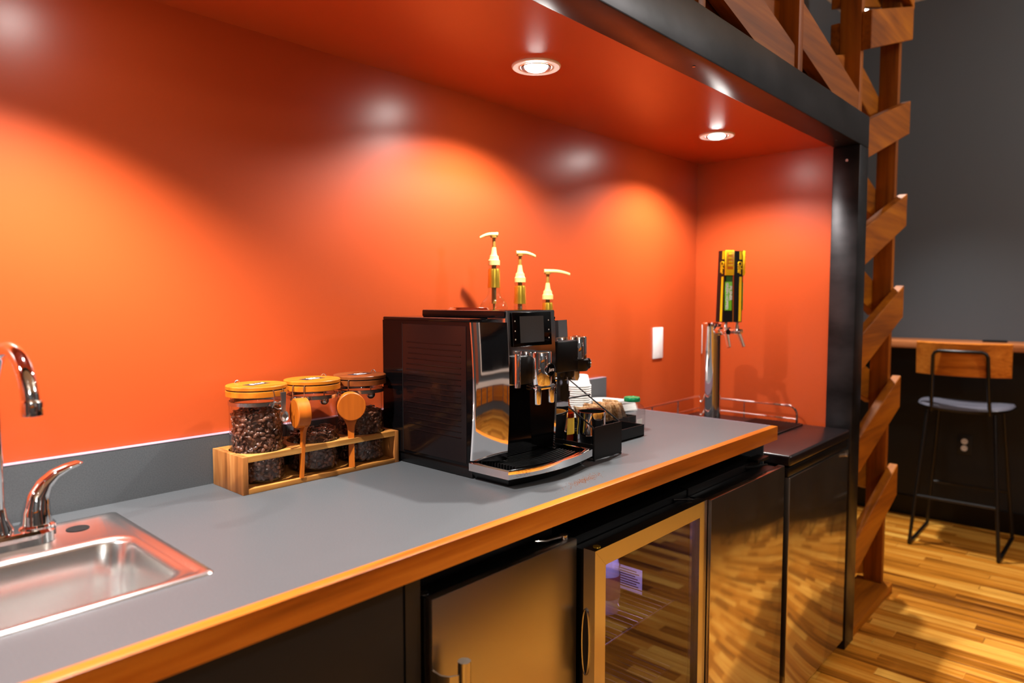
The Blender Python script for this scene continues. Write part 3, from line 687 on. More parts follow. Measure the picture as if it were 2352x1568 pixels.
# chrome pillars left and right of the front
def pillar(sgn):
    mb = MB(); rows = []
    for i in range(19):
        z = .040 + .294 * i / 18; bz = bulge(z); ring_ = []
        prof_ = ((0, -.297), (.0012, -.301), (.004, -.3045), (.014, -.3150), (.028, -.3300), (.042, -.3450), (.052, -.3560), (.054, -.352), (.054, -.29)) if sgn < 0 else \
            ((.285, -.297), (.285, -.330), (.2835, -.3345), (.272, -.3375), (.255, -.3415), (.235, -.3465), (.2165, -.3520), (.2145, -.349), (.2145, -.29))
        for (px, py) in prof_:
            ring_.append((px, py + bz * (1 if py > -.34 and sgn < 0 else .75), z))
        rows.append(ring_)
    mb.loft(rows, False, True); mb.add(rows[0], [tuple(range(9))]); mb.add(rows[-1], [tuple(range(9))[::-1]])
    return obj('chrome_pillar', mb, 'chrome', cm, ang=28)
pillar(-1); pillar(1)
# head with display
hd = obj('display_head', MB().loft([[(.052, -.30, z), (.052, f, z), (.056, f - .004, z), (.211, f - .004, z), (.215, f, z), (.215, -.30, z)] for z, f in ((.200, -.352), (.25, -.356), (.358, -.350))], True, False).add([(.052, -.30, .358), (.052, -.350, .358), (.056, -.354, .358), (.211, -.354, .358), (.215, -.350, .358), (.215, -.30, .358)], [(0, 1, 2, 3, 4, 5)]).add([(.052, -.30, .20), (.052, -.352, .20), (.056, -.356, .20), (.211, -.356, .20), (.215, -.352, .20), (.215, -.30, .20)], [(5, 4, 3, 2, 1, 0)]), 'head_metal', cm)
tilt = math.atan2(.006, .108)
dp = obj('display', B(.066, .194, -.0035, 0.0, -.038, .036, bev=.0012), 'piano_black', hd); dp.location = (0, -.3575, .319); dp.rotation_euler = (-tilt, 0, 0)
s_ = obj('screen', B(.088, .167, -.0040, -.0034, -.030, .027), 'screen_gray', hd); s_.location = (0, -.3575, .319); s_.rotation_euler = (-tilt, 0, 0)
for xk in (.0725, .184):
    for zk in (.017, -.004, -.022):
        q = obj('button', MB().cyl((xk, -.0035, zk), (xk, -.0041, zk), .0016, None, 10), 'white_plastic', hd); q.location = (0, -.3575, .319); q.rotation_euler = (-tilt, 0, 0)
# cup niche behind the spout
obj('cup_niche', B(.052, .216, -.318, -.296, .030, .202), 'piano_black', cm)
# spout carriage
sp = obj('spout_carriage', B(.062, .142, -.378, -.352, .202, .262, bev=.003), 'black_plastic', cm)
obj('spout_column', MB().lathe([(.0065, .197), (.0065, .266), (.0058, .268)], 20, None, .0615, -.378), 'chrome', sp)
obj('spout_cover', MB().lathe([(.0250, .198), (.0260, .200), (.0260, .268), (.0250, .270)], 40, None, .130, -.381), 'chrome', sp)
obj('spout_foot', B(.100, .166, -.398, -.365, .188, .199, bev=.004), 'chrome', sp)
for xk in (.109, .154): obj('nozzle', MB().lathe([(.0074, .158), (.0084, .160), (.0088, .192)], 20, None, xk, -.392), 'chrome', sp)
obj('logo_disc', MB().cyl((.133, -.400, .232), (.133, -.4100, .232), .0148, .0148, 32), 'chrome', sp)
obj('logo_face', MB().cyl((.133, -.4099, .232), (.133, -.4106, .232), .0128, None, 32), 'piano_black', sp)
text('logo_text', 'jura', .0115, 'chalk_white', sp, (.133, -.4109, .2325), (PI / 2, 0, 0), .0002, .0002, .25)
# milk system on the right
mk = obj('milk_arm', B(.214, .294, -.362, -.338, .214, .287, bev=.004), 'black_plastic', cm)
obj('milk_cylinder', MB().lathe([(.0225, .240), (.0225, .292), (.0215, .294), (.014, .2945), (.013, .290), (.0, .290)], 32, None, .313, -.345, caps=False), 'chrome', mk)
obj('milk_collar', MB().lathe([(.0235, .212), (.0262, .216), (.0262, .238), (.0235, .241)], 32, None, .313, -.345), 'black_plastic', mk)
obj('milk_knob', MB().cyl((.322, -.352, .229), (.335, -.364, .229), .0130, None, 24), 'black_plastic', mk)
obj('milk_knob_cap', MB().cyl((.3346, -.3636, .229), (.3372, -.3660, .229), .0096, None, 24), 'aluminium', mk)
obj('milk_spout', MB().lathe([(.0085, .200), (.0100, .204), (.0100, .226)], 20, None, .277, -.350).lathe([(.004, .193), (.005, .201)], 12, None, .277, -.350), 'black_plastic', mk)
obj('milk_nozzle', MB().lathe([(.0080, .190), (.0110, .198), (.0115, .216)], 20, None, .300, -.347), 'steel_dull', mk)
# drip tray: curved chrome rim with slats
def tray_outline(x0, x1, yb, yf, bul, n=14):
    fr = [(x0 + (x1 - x0) * i / n, yf - bul * math.sin(PI * i / n)) for i in range(n + 1)]
    return [(x0, yb)] + fr + [(x1, yb)]
T1 = tray_outline(-.006, .280, -.300, -.414, .020); T2 = tray_outline(-.002, .276, -.300, -.4105, .019); T0 = tray_outline(.014, .262, -.300, -.395, .016); TI = tray_outline(.004, .270, -.304, -.404, .018)
tb = MB(); tb.loft([[(x, y, 0) for x, y in T0], [(x, y, .020) for x, y in T2]], True, False); tb.add([(x, y, 0) for x, y in T0], [tuple(range(len(T0)))[::-1]]); tb.add([(x, y, .020) for x, y in T2], [tuple(range(len(T2)))])
obj('tray_base', tb, 'black_plastic', cm)
tm = MB(); tm.loft([[(x, y, .0195) for x, y in T2], [(x, y, .0205) for x, y in T1], [(x, y, .0365) for x, y in T1], [(x, y, .0380) for x, y in T2], [(x, y, .0376) for x, y in TI], [(x, y, .024) for x, y in TI]], True, False)
dtray = obj('drip_tray', tm, 'chrome', cm, ang=25)
fl = MB(); fl.add([(x, y, .0245) for x, y in TI], [tuple(range(len(TI)))]); obj('tray_floor', fl, 'piano_black', dtray)
for k in range(11):
    y0 = -.312 - k * .0083; bu = .003 + .014 * (k / 10); xs0, xs1 = .036, .238
    sl_ = MB(); seg = 10; rr = []
    for i in range(seg + 1):
        x_ = xs0 + (xs1 - xs0) * i / seg; y_ = y0 - bu * math.sin(PI * i / seg)
        rr.append([(x_, y_ - .0022, .027), (x_, y_ + .0022, .027), (x_, y_ + .0022, .0362), (x_, y_ - .0022, .0362)])
    sl_.loft(rr, True, False).add(rr[0], [(0, 1, 2, 3)]).add(rr[-1], [(3, 2, 1, 0)])
    obj('tray_slat', sl_, 'black_metal', dtray)
obj('tray_dust', MB().add(*(lambda L_: ([p for q in L_ for p in q], [(3 * i, 3 * i + 1, 3 * i + 2) for i in range(len(L_))]))([(lambda x_, z_, s_: ((x_, -.4150 - .020 * math.sin(PI * (x_ + .006) / .286), z_), (x_ + s_, -.4150 - .020 * math.sin(PI * (x_ + s_ + .006) / .286), z_), (x_, -.4150 - .020 * math.sin(PI * (x_ + .006) / .286), z_ + s_)))(random.uniform(.012, .05), random.uniform(.024, .036), random.uniform(.0005, .0011)) for k in range(130)])), 'ground_coffee', dtray)['kind'] = 'stuff'

# ------------------------------------------------------------------ wooden rack with three jars
rk = thing('jar_rack', 'light wooden holder for three coffee jars against the backsplash', 'rack', (.811, -.0895, CT))
rx0, rx1, ry0, ry1, rh, tk_ = -.190, .191, -.0655, .0655, .0750, .0115
obj('end_panel', B(rx0, rx0 + tk_, ry0, ry1, 0, rh, bev=.0008), 'rack_wood_end', rk)
obj('end_panel', B(rx1 - tk_, rx1, ry0, ry1, 0, rh, bev=.0008), 'rack_wood_end', rk)
obj('bottom_board', B(rx0 + tk_, rx1 - tk_, ry0, ry1, 0, .0105, bev=.0006), 'rack_wood', rk)
JX = (-.124, .005, .130); JR = .0545
def top_board():
    bm = bmesh.new(); z0, z1 = rh - .0115, rh; x0, x1 = rx0 + tk_, rx1 - tk_
    n = 40; mb = MB(); R_ = JR + .0025
    # strips between the holes, built as loops: each cell is a square with a round hole
    edges_ = [x0, (JX[0] + JX[1]) / 2, (JX[1] + JX[2]) / 2, x1]
    for c, a, e in zip(JX, edges_[:-1], edges_[1:]):
        outer = []
        for i in range(n):
            t = 2 * PI * i / n; dx, dy = math.cos(t), math.sin(t)
            k = min((e - c) / dx if dx > 1e-6 else 1e9, (a - c) / dx if dx < -1e-6 else 1e9, ry1 / dy if dy > 1e-6 else 1e9, ry0 / dy if dy < -1e-6 else 1e9)
            outer.append((c + dx * k, dy * k))
        # snap nearest samples to corners
        for cx_, cy_ in ((a, ry0), (a, ry1), (e, ry0), (e, ry1)):
            j = min(range(n), key=lambda q: (outer[q][0] - cx_) ** 2 + (outer[q][1] - cy_) ** 2); outer[j] = (cx_, cy_)
        inner = [(c + R_ * math.cos(2 * PI * i / n), R_ * math.sin(2 * PI * i / n)) for i in range(n)]
        mb.loft([[(x_, y_, z0) for x_, y_ in inner], [(x_, y_, z1) for x_, y_ in inner], [(x_, y_, z1) for x_, y_ in outer], [(x_, y_, z0) for x_, y_ in outer], [(x_, y_, z0) for x_, y_ in inner]], True, False)
    bm.free(); return mb
obj('top_board', top_board(), 'rack_wood', rk)

def bean_mesh():
    vs_ = []; nu, nv = 7, 5; L_, W_, T_ = .0062, .0043, .0031
    for i in range(nv + 1):
        ph = PI * i / nv
        for k in range(nu):
            th = 2 * PI * k / nu; x_ = L_ * math.cos(ph); y_ = W_ * math.sin(ph) * math.cos(th); z_ = T_ * math.sin(ph) * math.sin(th)
            if z_ < 0: z_ *= .45
            if z_ < 0 and abs(y_) < .0016: z_ = .0006
            vs_.append(Vector((x_, y_, z_)))
    fs = [(i * nu + k, i * nu + (k + 1) % nu, (i + 1) * nu + (k + 1) % nu, (i + 1) * nu + k) for i in range(nv) for k in range(nu)]
    return vs_, fs
BV, BF = bean_mesh()
def beans(name, cx, cy, z0, z1, label, slope=.004):
    rnd = random.Random(int(cx * 1000)); mb = MB(); R_ = JR - .0066
    def put(x_, y_, z_, nrm, jit):
        q = nrm.to_track_quat('-Z' if rnd.random() < .35 else 'Z', 'Y').to_matrix().to_4x4(); q.translation = (x_, y_, z_)
        e = Euler((rnd.gauss(0, jit), rnd.gauss(0, jit), rnd.random() * 6.28)).to_matrix().to_4x4()
        Mx = q @ e @ Matrix.Scale(rnd.uniform(.88, 1.12), 4); mb.add([Mx @ v for v in BV], BF, True)
    z = z0 + .004
    while z < z1:
        n = 33
        for k in range(n):
            if rnd.random() < .06: continue
            a = 2 * PI * (k + rnd.uniform(-.3, .3)) / n + z * 300; r = R_ + rnd.uniform(-.003, .0012)
            zz_ = z + rnd.uniform(-.003, .003)
            put(cx + r * math.cos(a), cy + r * math.sin(a), zz_, Vector((math.cos(a), math.sin(a), rnd.gauss(0, .25))), .35)
        z += .0078
    for k in range(150):
        a = rnd.random() * 6.28; r = R_ * math.sqrt(rnd.random())
        put(cx + r * math.cos(a), cy + r * math.sin(a), z1 + rnd.uniform(-.003, .004) + slope * math.cos(a), Vector((rnd.gauss(0, .3), rnd.gauss(0, .3), 1)), .3)
    mb.lathe([(R_ - .004, z0 + .001), (R_ - .004, z1 - .003)], 20, None, cx, cy)
    o = obj(name, mb, 'bean', None, ang=70)
    return tag(o, label, 'coffee beans', kind='stuff')

def jar(i, lidmat, clasp_ang, txt, label, fill, blabel):
    cx, cy, z0 = .811 + JX[i], -.0895, CT + .0107
    t = thing('coffee_jar', label, 'jar', (cx, cy, z0), 0, 'glass coffee jars in the wooden holder')
    R_ = JR; top = .176
    obj('glass_body', MB().lathe([(.0, .0), (R_ - .006, .0), (R_ - .001, .003), (R_, .008), (R_, .162), (R_ - .003, .168), (R_ - .004, top)], 48, caps=False), 'jar_glass', t)
    obj('glass_inner', MB().lathe([(.0, .005), (R_ - .008, .005), (R_ - .004, .009), (R_ - .004, .160), (R_ - .007, .168), (R_ - .007, top)], 48, caps=False), 'jar_glass', t)
    obj('band', MB().lathe([(R_ - .001, .157), (R_ + .0016, .1575), (R_ + .0016, .1650), (R_ - .001, .1655)], 48, caps=False), 'steel_satin', t)
    ld = obj('lid', MB().lathe([(.056, top - .0015), (.0605, top), (.0605, top + .0105), (.0595, top + .0112)], 48), lidmat, t)
    obj('lid_seal', MB().lathe([(.0575, top + .0112), (.0575, top + .0135)], 40, caps=False), 'rubber', ld)
    obj('lid_top', MB().lathe([(.0595, top + .0135), (.0605, top + .0142), (.0605, top + .0200), (.0592, top + .0212)], 48), lidmat, ld)
    rr = math.radians((20, 12, 8)[i])
    st = obj('sticker', B(-.026, .026, -.0125, .0125, 0, .0004), 'label_black', ld); st.location = (0, 0, top + .0213); st.rotation_euler = (0, 0, rr)
    for k, s in enumerate(txt): 
        text('sticker_text', s, .0125 if len(txt) > 1 else .016, 'chalk_white', ld, (-.0055 * (k - (len(txt) - 1) / 2) * -math.sin(rr) , (.0055 if k == 0 else -.0058) * (len(txt) - 1), top + .0219), (0, 0, rr), .0001, .0003, .3)
    # steel ball hanging under the lid and wire bail
    ca, sa = math.cos(clasp_ang), math.sin(clasp_ang); tx, ty = -sa, ca
    def pt(rad, side, z): return (ca * rad + tx * side, sa * rad + ty * side, z)
    cl = obj('clasp', MB().tube([pt(R_ + .003, -.0135, .155), pt(R_ + .0075, -.0135, .161), pt(R_ + .0090, -.0130, .180), pt(R_ + .0075, -.0128, .1885), pt(R_ - .001, -.0128, .1895)], .0011, 6).tube([pt(R_ + .003, .0135, .155), pt(R_ + .0075, .0135, .161), pt(R_ + .0090, .0130, .180), pt(R_ + .0075, .0128, .1885), pt(R_ - .001, .0128, .1895)], .0011, 6), 'steel_satin', t)
    obj('clasp_lever', MB().tube([pt(R_ + .002, -.020, .160), pt(R_ + .006, -.013, .158), pt(R_ + .008, 0, .163), pt(R_ + .006, .013, .158), pt(R_ + .002, .020, .160)], .0013, 6).tube([pt(R_ + .006, -.013, .156), pt(R_ + .010, -.005, .1505), pt(R_ + .0105, .005, .1505), pt(R_ + .006, .013, .156)], .0012, 6), 'steel_satin', cl)
    for s in (-1, 1): obj('clasp_pivot', MB().cyl(pt(R_ + .001, s * .0175, .1595), pt(R_ + .006, s * .0175, .1595), .0034, None, 12), 'steel_satin', cl)
    ba = clasp_ang + PI; ca, sa = math.cos(ba), math.sin(ba); tx, ty = -sa, ca
    obj('hinge_wire', MB().tube([pt(R_ + .002, .008 * math.cos(a) , .188 + .014 * math.sin(a)) for a in [PI * q / 10 for q in range(11)]], .0014, 6), 'steel_satin', t)
    beans('coffee_beans', cx, cy, z0 + .006, z0 + fill, blabel)
    return t
jar(0, 'lid_wood', math.radians(-75), ['Decaf'], 'full glass coffee jar with clip-on spoon at the near end of the holder', .140, 'dark roasted coffee beans filling the jar nearest the sink')
jar(1, 'lid_wood', math.radians(-148), ['Light', 'Roast'], 'nearly empty glass coffee jar with bright wooden lid in the middle of the holder', .080, 'low layer of dark coffee beans in the middle jar')
jar(2, 'lid_wood_dark', math.radians(-160), ['Dark', 'Roast'], 'glass coffee jar with darker wooden lid beside the coffee machine', .108, 'dark coffee beans in the jar beside the machine')
# measuring ball under the lid of the middle jars
for i in (1, 2):
    o = obj('tea_ball', MB().lathe([(.0001, -.0105), (.0055, -.009), (.0095, -.0045), (.0105, 0), (.0095, .0045), (.0055, .009), (.0015, .0105), (.0015, .0275)], 20), 'steel_satin')
    o.location = (.811 + JX[i] + .022, -.0895 - .012, CT + .0107 + .1485)
    tag(o, ('steel ball knob hanging under the lid of the middle jar', 'steel ball knob hanging under the lid of the jar beside the machine')[i - 1], 'ball knob')
# metal clip spoon on the first jar
ms = thing('coffee_spoon', 'small gray metal measuring spoon hanging on the full jar', 'spoon', (.811 + JX[0] + .0185, -.0895 - .0640, CT + .137), math.radians(15))
obj('bowl', MB().lathe([(.0001, -.0078), (.0055, -.0070), (.0095, -.0035), (.0112, 0), (.0122, .0004), (.0106, .0002), (.0085, -.0030), (.0001, -.0062)], 28, Matrix.Translation((0, -.0085, .010)) @ Matrix.Rotation(math.radians(-82), 4, 'X').inverted(), caps=False), 'steel_dull', ms)
obj('handle', MB().loft([[(-w_, y_, z_), (w_, y_, z_), (w_ * .8, y_ + .004, z_), (-w_ * .8, y_ + .004, z_)] for w_, y_, z_ in ((.0052, -.0085, .019), (.0050, -.0078, .026), (.0066, -.0075, .055), (.0066, -.0075, .058))], True, False).box(-.0066, .0066, -.0075, -.0035, .0575, .0585), 'steel_dull', ms)
# wooden scoops standing in the rack slots
def scoop(x, rz_, label):
    t = thing('wooden_scoop', label, 'scoop', (x, -.1505, CT + .0108), rz_, 'wooden scoops in the holder')
    cup = MB().lathe([(.0, -.013), (.0295, -.013), (.031, -.0115), (.031, .0125), (.030, .0135), (.0265, .0135), (.0255, .012), (.0255, -.008), (.0, -.008)], 40, Matrix.Translation((0, 0, .136)) @ Matrix.Rotation(PI / 2, 4, 'X'), caps=False)
    obj('cup', cup, 'scoop_wood', t)
    hl = MB(); rows = []
    for w_, z_ in ((.0062, 0), (.0062, .06), (.0066, .078), (.0085, .092), (.0125, .102), (.018, .110)):
        rows.append([(-w_, -.0035 - .006 * (z_ / .11), z_), (w_, -.0035 - .006 * (z_ / .11), z_), (w_, .0035 - .006 * (z_ / .11), z_), (-w_, .0035 - .006 * (z_ / .11), z_)])
    hl.loft(rows, True, False).add(rows[0], [(0, 1, 2, 3)]).add(rows[-1], [(3, 2, 1, 0)])
    obj('handle', hl, 'scoop_wood', t)
scoop(.750, math.radians(78), 'wooden scoop seen edge-on between the first two jars')
scoop(.874, math.radians(155), 'wooden scoop showing its round back before the darker lid jar')

# ------------------------------------------------------------------ syrup bottles on a stepped riser behind the machine
rs_ = thing('bottle_riser', 'black stepped riser behind the coffee machine', 'riser', (1.50, -.115, CT))
STEP = ((1.375, .1335), (1.483, .0885), (1.606, .0395))
for x, h in STEP: at0(rs_, B(x - .052, x + .052, -.160, -.060, CT, CT + h, bev=.002), 'black_plastic', 'step')
def syrup(x, h, y, ang, glassmat, foil, head_len, label):
    t = thing('syrup_bottle', label, 'bottle', (x, y, CT + h + .0005), 0, 'syrup bottles with pumps behind the machine')
    obj('glass', MB().lathe([(.0, .0), (.034, .0), (.037, .004), (.037, .205), (.0385, .220), (.037, .232), (.031, .243), (.0215, .252), (.0180, .262), (.0165, .280), (.0150, .332), (.0158, .334), (.0158, .341), (.0145, .343)], 36, caps=False), glassmat, t)
    obj('foil', MB().lathe([(.0178, .279), (.0166, .300), (.0164, .325), (.0150, .331)], 28, caps=False), 'gold_foil', t)
    pmx = obj('pump', MB().lathe([(.0165, .341), (.0165, .354), (.0145, .355), (.0135, .357), (.0125, .366), (.0100, .367), (.0080, .373), (.0058, .390)], 28), 'cream_plastic', t)
    obj('pump_stem', MB().lathe([(.0048, .375), (.0046, .415), (.0095, .416), (.0095, .420)], 16), 'tan_plastic', pmx)
    obj('pump_tube', MB().lathe([(.0065, .235), (.0065, .341)], 14).lathe([(.003, .02), (.003, .236)], 8), 'tan_plastic', pmx)
    ca, sa = math.cos(ang), math.sin(ang)
    hl = MB(); q = []
    for k in range(9):
        u = k / 8; d_ = -.011 + head_len * u; z_ = .4255 - .010 * max(0, (u - .35) / .65) ** 2
        w_ = .0085 - .003 * u; hh = .0055 - .0018 * u
        q.append([(ca * d_ - sa * s * w_, sa * d_ + ca * s * w_, z_ + v * hh) for s, v in ((-1, -.6), (-.8, -1), (.8, -1), (1, -.6), (1, .3), (.6, 1), (-.6, 1), (-1, .3))])
    hl.loft(q, True, True).add(q[0], [tuple(range(8))]).add(q[-1], [tuple(range(8))[::-1]])
    obj('pump_head', hl, 'cream_plastic', pmx, ang=50)
syrup(1.375, .134, -.108, math.radians(140), 'bottle_glass', 1, .050, 'clear syrup bottle with round shoulder, tallest of the three pumps')
syrup(1.483, .089, -.108, math.radians(-38), 'bottle_glass', 1, .056, 'middle syrup bottle of the three behind the machine')
syrup(1.606, .040, -.110, math.radians(-44), 'bottle_glass', 1, .078, 'lowest syrup bottle with long pump spout behind the display')

# ------------------------------------------------------------------ black wire caddy with pitcher, tray with sugar and jar
cd = thing('wire_caddy', 'black metal caddy with sloping wire sides beside the coffee machine', 'caddy', (1.37, -.40, CT))
cx0, cx1, cyf, cyb = 1.310, 1.425, -.497, -.30
cb_ = MB()
fr = rrect(cx0, cx1, 0, .078, .006, 0)
at0(cd, MB().loft([[(p[0], cyf, CT + .004 + p[1]) for p in fr], [(p[0], cyf + .002, CT + .004 + p[1]) for p in fr]], True, False).add([(p[0], cyf, CT + .004 + p[1]) for p in fr], [tuple(range(len(fr)))]).add([(p[0], cyf + .002, CT + .004 + p[1]) for p in fr], [tuple(range(len(fr)))[::-1]]), 'black_metal', 'front_panel')
for x in (cx0 + .002, cx1 - .002):
    at0(cd, MB().tube([(x, cyf + .002, CT + .003), (x, cyf + .002, CT + .074), (x, cyf + .008, CT + .082), (x, cyb, CT + .192), (x, cyb, CT + .003)], .0022, 8), 'black_metal', 'side_wire')
at0(cd, MB().tube([(cx0, -.400, CT + .139), (cx1, -.400, CT + .139)], .0022, 8), 'black_metal', 'cross_wire')
at0(cd, MB().tube([(cx0, cyb, CT + .192), (cx1, cyb, CT + .192)], .0022, 8), 'black_metal', 'cross_wire')
for k in range(10): at0(cd, MB().tube([(cx0 + .002, cyf + .004 + k * .0215, CT + .0045), (cx1 - .002, cyf + .004 + k * .0215, CT + .0045)], .0015, 6), 'black_metal', 'floor_wire')
for x in (cx0 + .002, cx1 - .002): at0(cd, MB().tube([(x, cyf, CT + .003), (x, cyb, CT + .003)], .0025, 6), 'black_metal', 'floor_rail')
for x in (cx0 + .002, cx1 - .002): at0(cd, B(x - .001, x + .001, cyf + .004, cyb, CT + .008, CT + .040), 'black_metal', 'side_panel')
mp_ = thing('steel_cup', 'shiny stainless steel cup standing in the wire caddy', 'cup', (1.383, -.436, CT + .0065))
obj('cup', MB().lathe([(.0, .0), (.034, .0), (.036, .004), (.036, .050), (.0335, .075), (.034, .096), (.0345, .099), (.0330, .099), (.0322, .075), (.034, .050), (.034, .006), (.0, .005)], 40, caps=False), 'chrome', mp_)
text('engraving', 'Cafe', .012, 'steel_dull', mp_, (-.0285 * .5 + .02, -.0345, .066), (PI / 2, 0, 0.15), .0001)
bc = tag(obj('brown_cup', MB().lathe([(.0, .0), (.020, .0), (.0225, .004), (.024, .088), (.0225, .090), (.0205, .086), (.019, .008), (.0, .006)], 28, caps=False), 'brown_ceramic'), 'small brown cup behind the shiny steel cup', 'cup')
bc.location = (1.470, -.385, CT + .0045)
am = thing('flavor_bottle', 'small amber bottle with yellow label between machine and steel cup', 'bottle', (1.395, -.345, CT + .0065))
obj('glass', MB().lathe([(.0, 0), (.020, 0), (.022, .004), (.022, .085), (.010, .105), (.009, .125)], 28, caps=False), 'amber_glass', am)
obj('label_band', MB().lathe([(.0223, .030), (.0223, .072)], 28, caps=False), 'label_yellow', am)
obj('syrup_fill', MB().lathe([(.0205, .003), (.0205, .083)], 24), 'amber', am)
obj('cap', MB().lathe([(.0105, .125), (.0105, .140)], 20), 'black_plastic', am)
ty = thing('condiment_tray', 'low black metal tray behind the wire caddy', 'tray', (1.56, -.37, CT))
tx0, tx1, tyf, tyb = 1.435, 1.656, -.4195, -.315
at0(ty, B(tx0, tx1, tyf, tyb, CT + .001, CT + .004), 'black_metal', 'floor_panel')
for nm, a in (('front_wall', (tx0, tx1, tyf, tyf + .002)), ('back_wall', (tx0, tx1, tyb - .002, tyb)), ('side_wall', (tx0, tx0 + .002, tyf + .002, tyb - .002)), ('side_wall', (tx1 - .002, tx1, tyf + .002, tyb - .002))): at0(ty, B(a[0], a[1], a[2], a[3], CT + .001, CT + .033), 'black_metal', nm)
gj = thing('glass_jar', 'clear square shouldered jar with green metal lid beside the black tray', 'jar', (1.698, -.352, CT + .0005))
def sq(h_, r, z): return rrect(-h_, h_, -h_, h_, r, z, 5)
gb = [sq(.028, .010, 0), sq(.031, .011, .004), sq(.031, .011, .062), sq(.029, .018, .072), sq(.0215, .0205, .082), sq(.0205, .0204, .092)]
obj('glass_body', MB().loft(gb).add(gb[0], [tuple(range(len(gb[0])))[::-1]]), 'bottle_glass', gj, ang=50)
obj('lid', MB().lathe([(.0228, .086), (.0235, .087), (.0235, .096), (.022, .0985), (.018, .0985), (.017, .0975), (.0, .0975)], 36, caps=False), 'lid_green', gj)
obj('price_sticker', B(-.022, .004, -.0316, -.0312, .008, .038), 'paper_white', gj)
obj('price_bar', B(-.018, .0, -.0319, -.0316, .012, .022), 'ink', gj)
for k in range(3): obj('contents', B(-.022, .022, -.02 + k * .013, -.012 + k * .013, .004, .014 + k * .002, bev=.001), 'kraft', gj)
rnd = random.Random(3)
spk = MB().loft([rrect(-.026, .026, -.021, .021, .003, -.0016, 2), rrect(-.028, .028, -.023, .023, .003, 0, 2), rrect(-.026, .026, -.021, .021, .003, .0016, 2)], True, True)
spk.add(rrect(-.026, .026, -.021, .021, .003, .0016, 2), [tuple(range(12))]).add(rrect(-.026, .026, -.021, .021, .003, -.0016, 2), [tuple(range(12))[::-1]])
spk_me = mesh_of('sugar_packet', spk, 'sugar_paper')
sb = thing('sugar_basket', 'low black mesh basket full of tan sugar packets', 'basket', (1.70, -.235, CT))
at0(sb, B(1.585, 1.815, -.293, -.178, CT + .001, CT + .004), 'black_metal', 'floor_panel')
for nm, a in (('front_wall', (1.585, 1.815, -.293, -.291)), ('back_wall', (1.585, 1.815, -.180, -.178)), ('side_wall', (1.585, 1.587, -.291, -.180)), ('side_wall', (1.813, 1.815, -.291, -.180))): at0(sb, B(a[0], a[1], a[2], a[3], CT + .001, CT + .024), 'black_metal', nm)
for k in range(20):
    o = bpy.data.objects.new('sugar_packet', spk_me); C.objects.link(o)
    o.location = (1.606 + .0098 * k, -.236 + rnd.uniform(-.020, .012), CT + .036 + rnd.uniform(0, .010))
    o.rotation_euler = (rnd.uniform(-.15, .15), math.radians(66) + rnd.uniform(-.2, .2), rnd.uniform(-.25, .25))
    tag(o, 'tan paper sugar packet standing in the row in the black basket', 'sugar packet', 'sugar packets in the black basket')

# stack of white paper cups upside down, napkins
prof = [(.0, .0360), (.0290, .0360), (.0300, .0350), (.0378, .0050), (.0400, .0046), (.0412, .0026), (.0404, .0003), (.0380, .0)]
cup_me = mesh_of('paper_cup', MB().lathe(prof, 36, caps=False), 'paper_white', 40)
for k in range(15):
    o = bpy.data.objects.new('paper_cup', cup_me); C.objects.link(o); o.location = (1.790, -.090, CT + .0005 + .0071 * k)
    tag(o, 'white paper cup in the upside-down stack by the backsplash' if k < 14 else 'topmost white paper cup of the upside-down stack', 'cup', 'stacked white paper cups')
for k in range(6):
    mb = MB(); n = 12; rows = []
    for i in range(n + 1):
        u = i / n; x_ = -.085 + .17 * u
        z_ = .0055 * k + .003 * math.sin(3 * u + .5) + (.012 * (1 - u) if k > 3 else .004 * (1 - u))
        rows.append([(x_, -.055, z_), (x_, .055, z_), (x_, .055, z_ + .005), (x_, -.055, z_ + .005)])
    mb.loft(rows, True, True).add(rows[0], [(0, 1, 2, 3)]).add(rows[-1], [(3, 2, 1, 0)])
    o = obj('paper_napkin', mb, 'paper_white'); o.location = (1.945, -.105, CT + .0005); o.rotation_euler = (0, 0, math.radians(-4 + 2.5 * k))
    tag(o, 'folded white paper napkin in the pile at the counter end' if k < 5 else 'topmost folded white napkin of the pile behind the green lidded jar', 'napkin', 'pile of white napkins')

# ------------------------------------------------------------------ bar with stool at the far wall
ba = thing('bar_counter', 'wooden wall-mounted bar ledge on the far gray wall', 'bar', (4.6, -.9, 1.05))
at0(ba, B(4.40, 4.744, -3.2, 0.018, 1.052, 1.092, bev=.004), 'bar_wood', 'top')
for y in (-.25, -1.3, -2.3): at0(ba, B(4.60, 4.744, y - .015, y + .015, .94, 1.052), 'black_metal', 'bracket')
tag(obj('flat_case', B(4.56, 4.63, -.90, -.79, 1.0925, 1.1025, bev=.003), 'black_plastic'), 'small flat black case lying on the bar', 'case')
st = thing('bar_stool', 'bar stool with curved wooden back and black tube frame at the far wall', 'stool', (4.38, -.755, 0))
sx, hy = -.17, .21
back = MB(); rows = []
for i in range(17):
    u = -1 + 2 * i / 16; y_ = .212 * u; x_ = -.222 + .072 * (u * u)
    ring_ = []
    for z_, dx in ((.930, .012), (.932, 0), (1.100, -.012), (1.104, -.006), (1.104, .004), (1.100, .002), (.932, .014)):
        ring_.append((x_ + dx + .0, y_, z_))
    rows.append(ring_)
back.loft(rows, True, True).add(rows[0], [tuple(range(7))]).add(rows[-1], [tuple(range(7))[::-1]])
obj('backrest', back, 'stool_wood', st, ang=40)
seat = MB(); rows = []
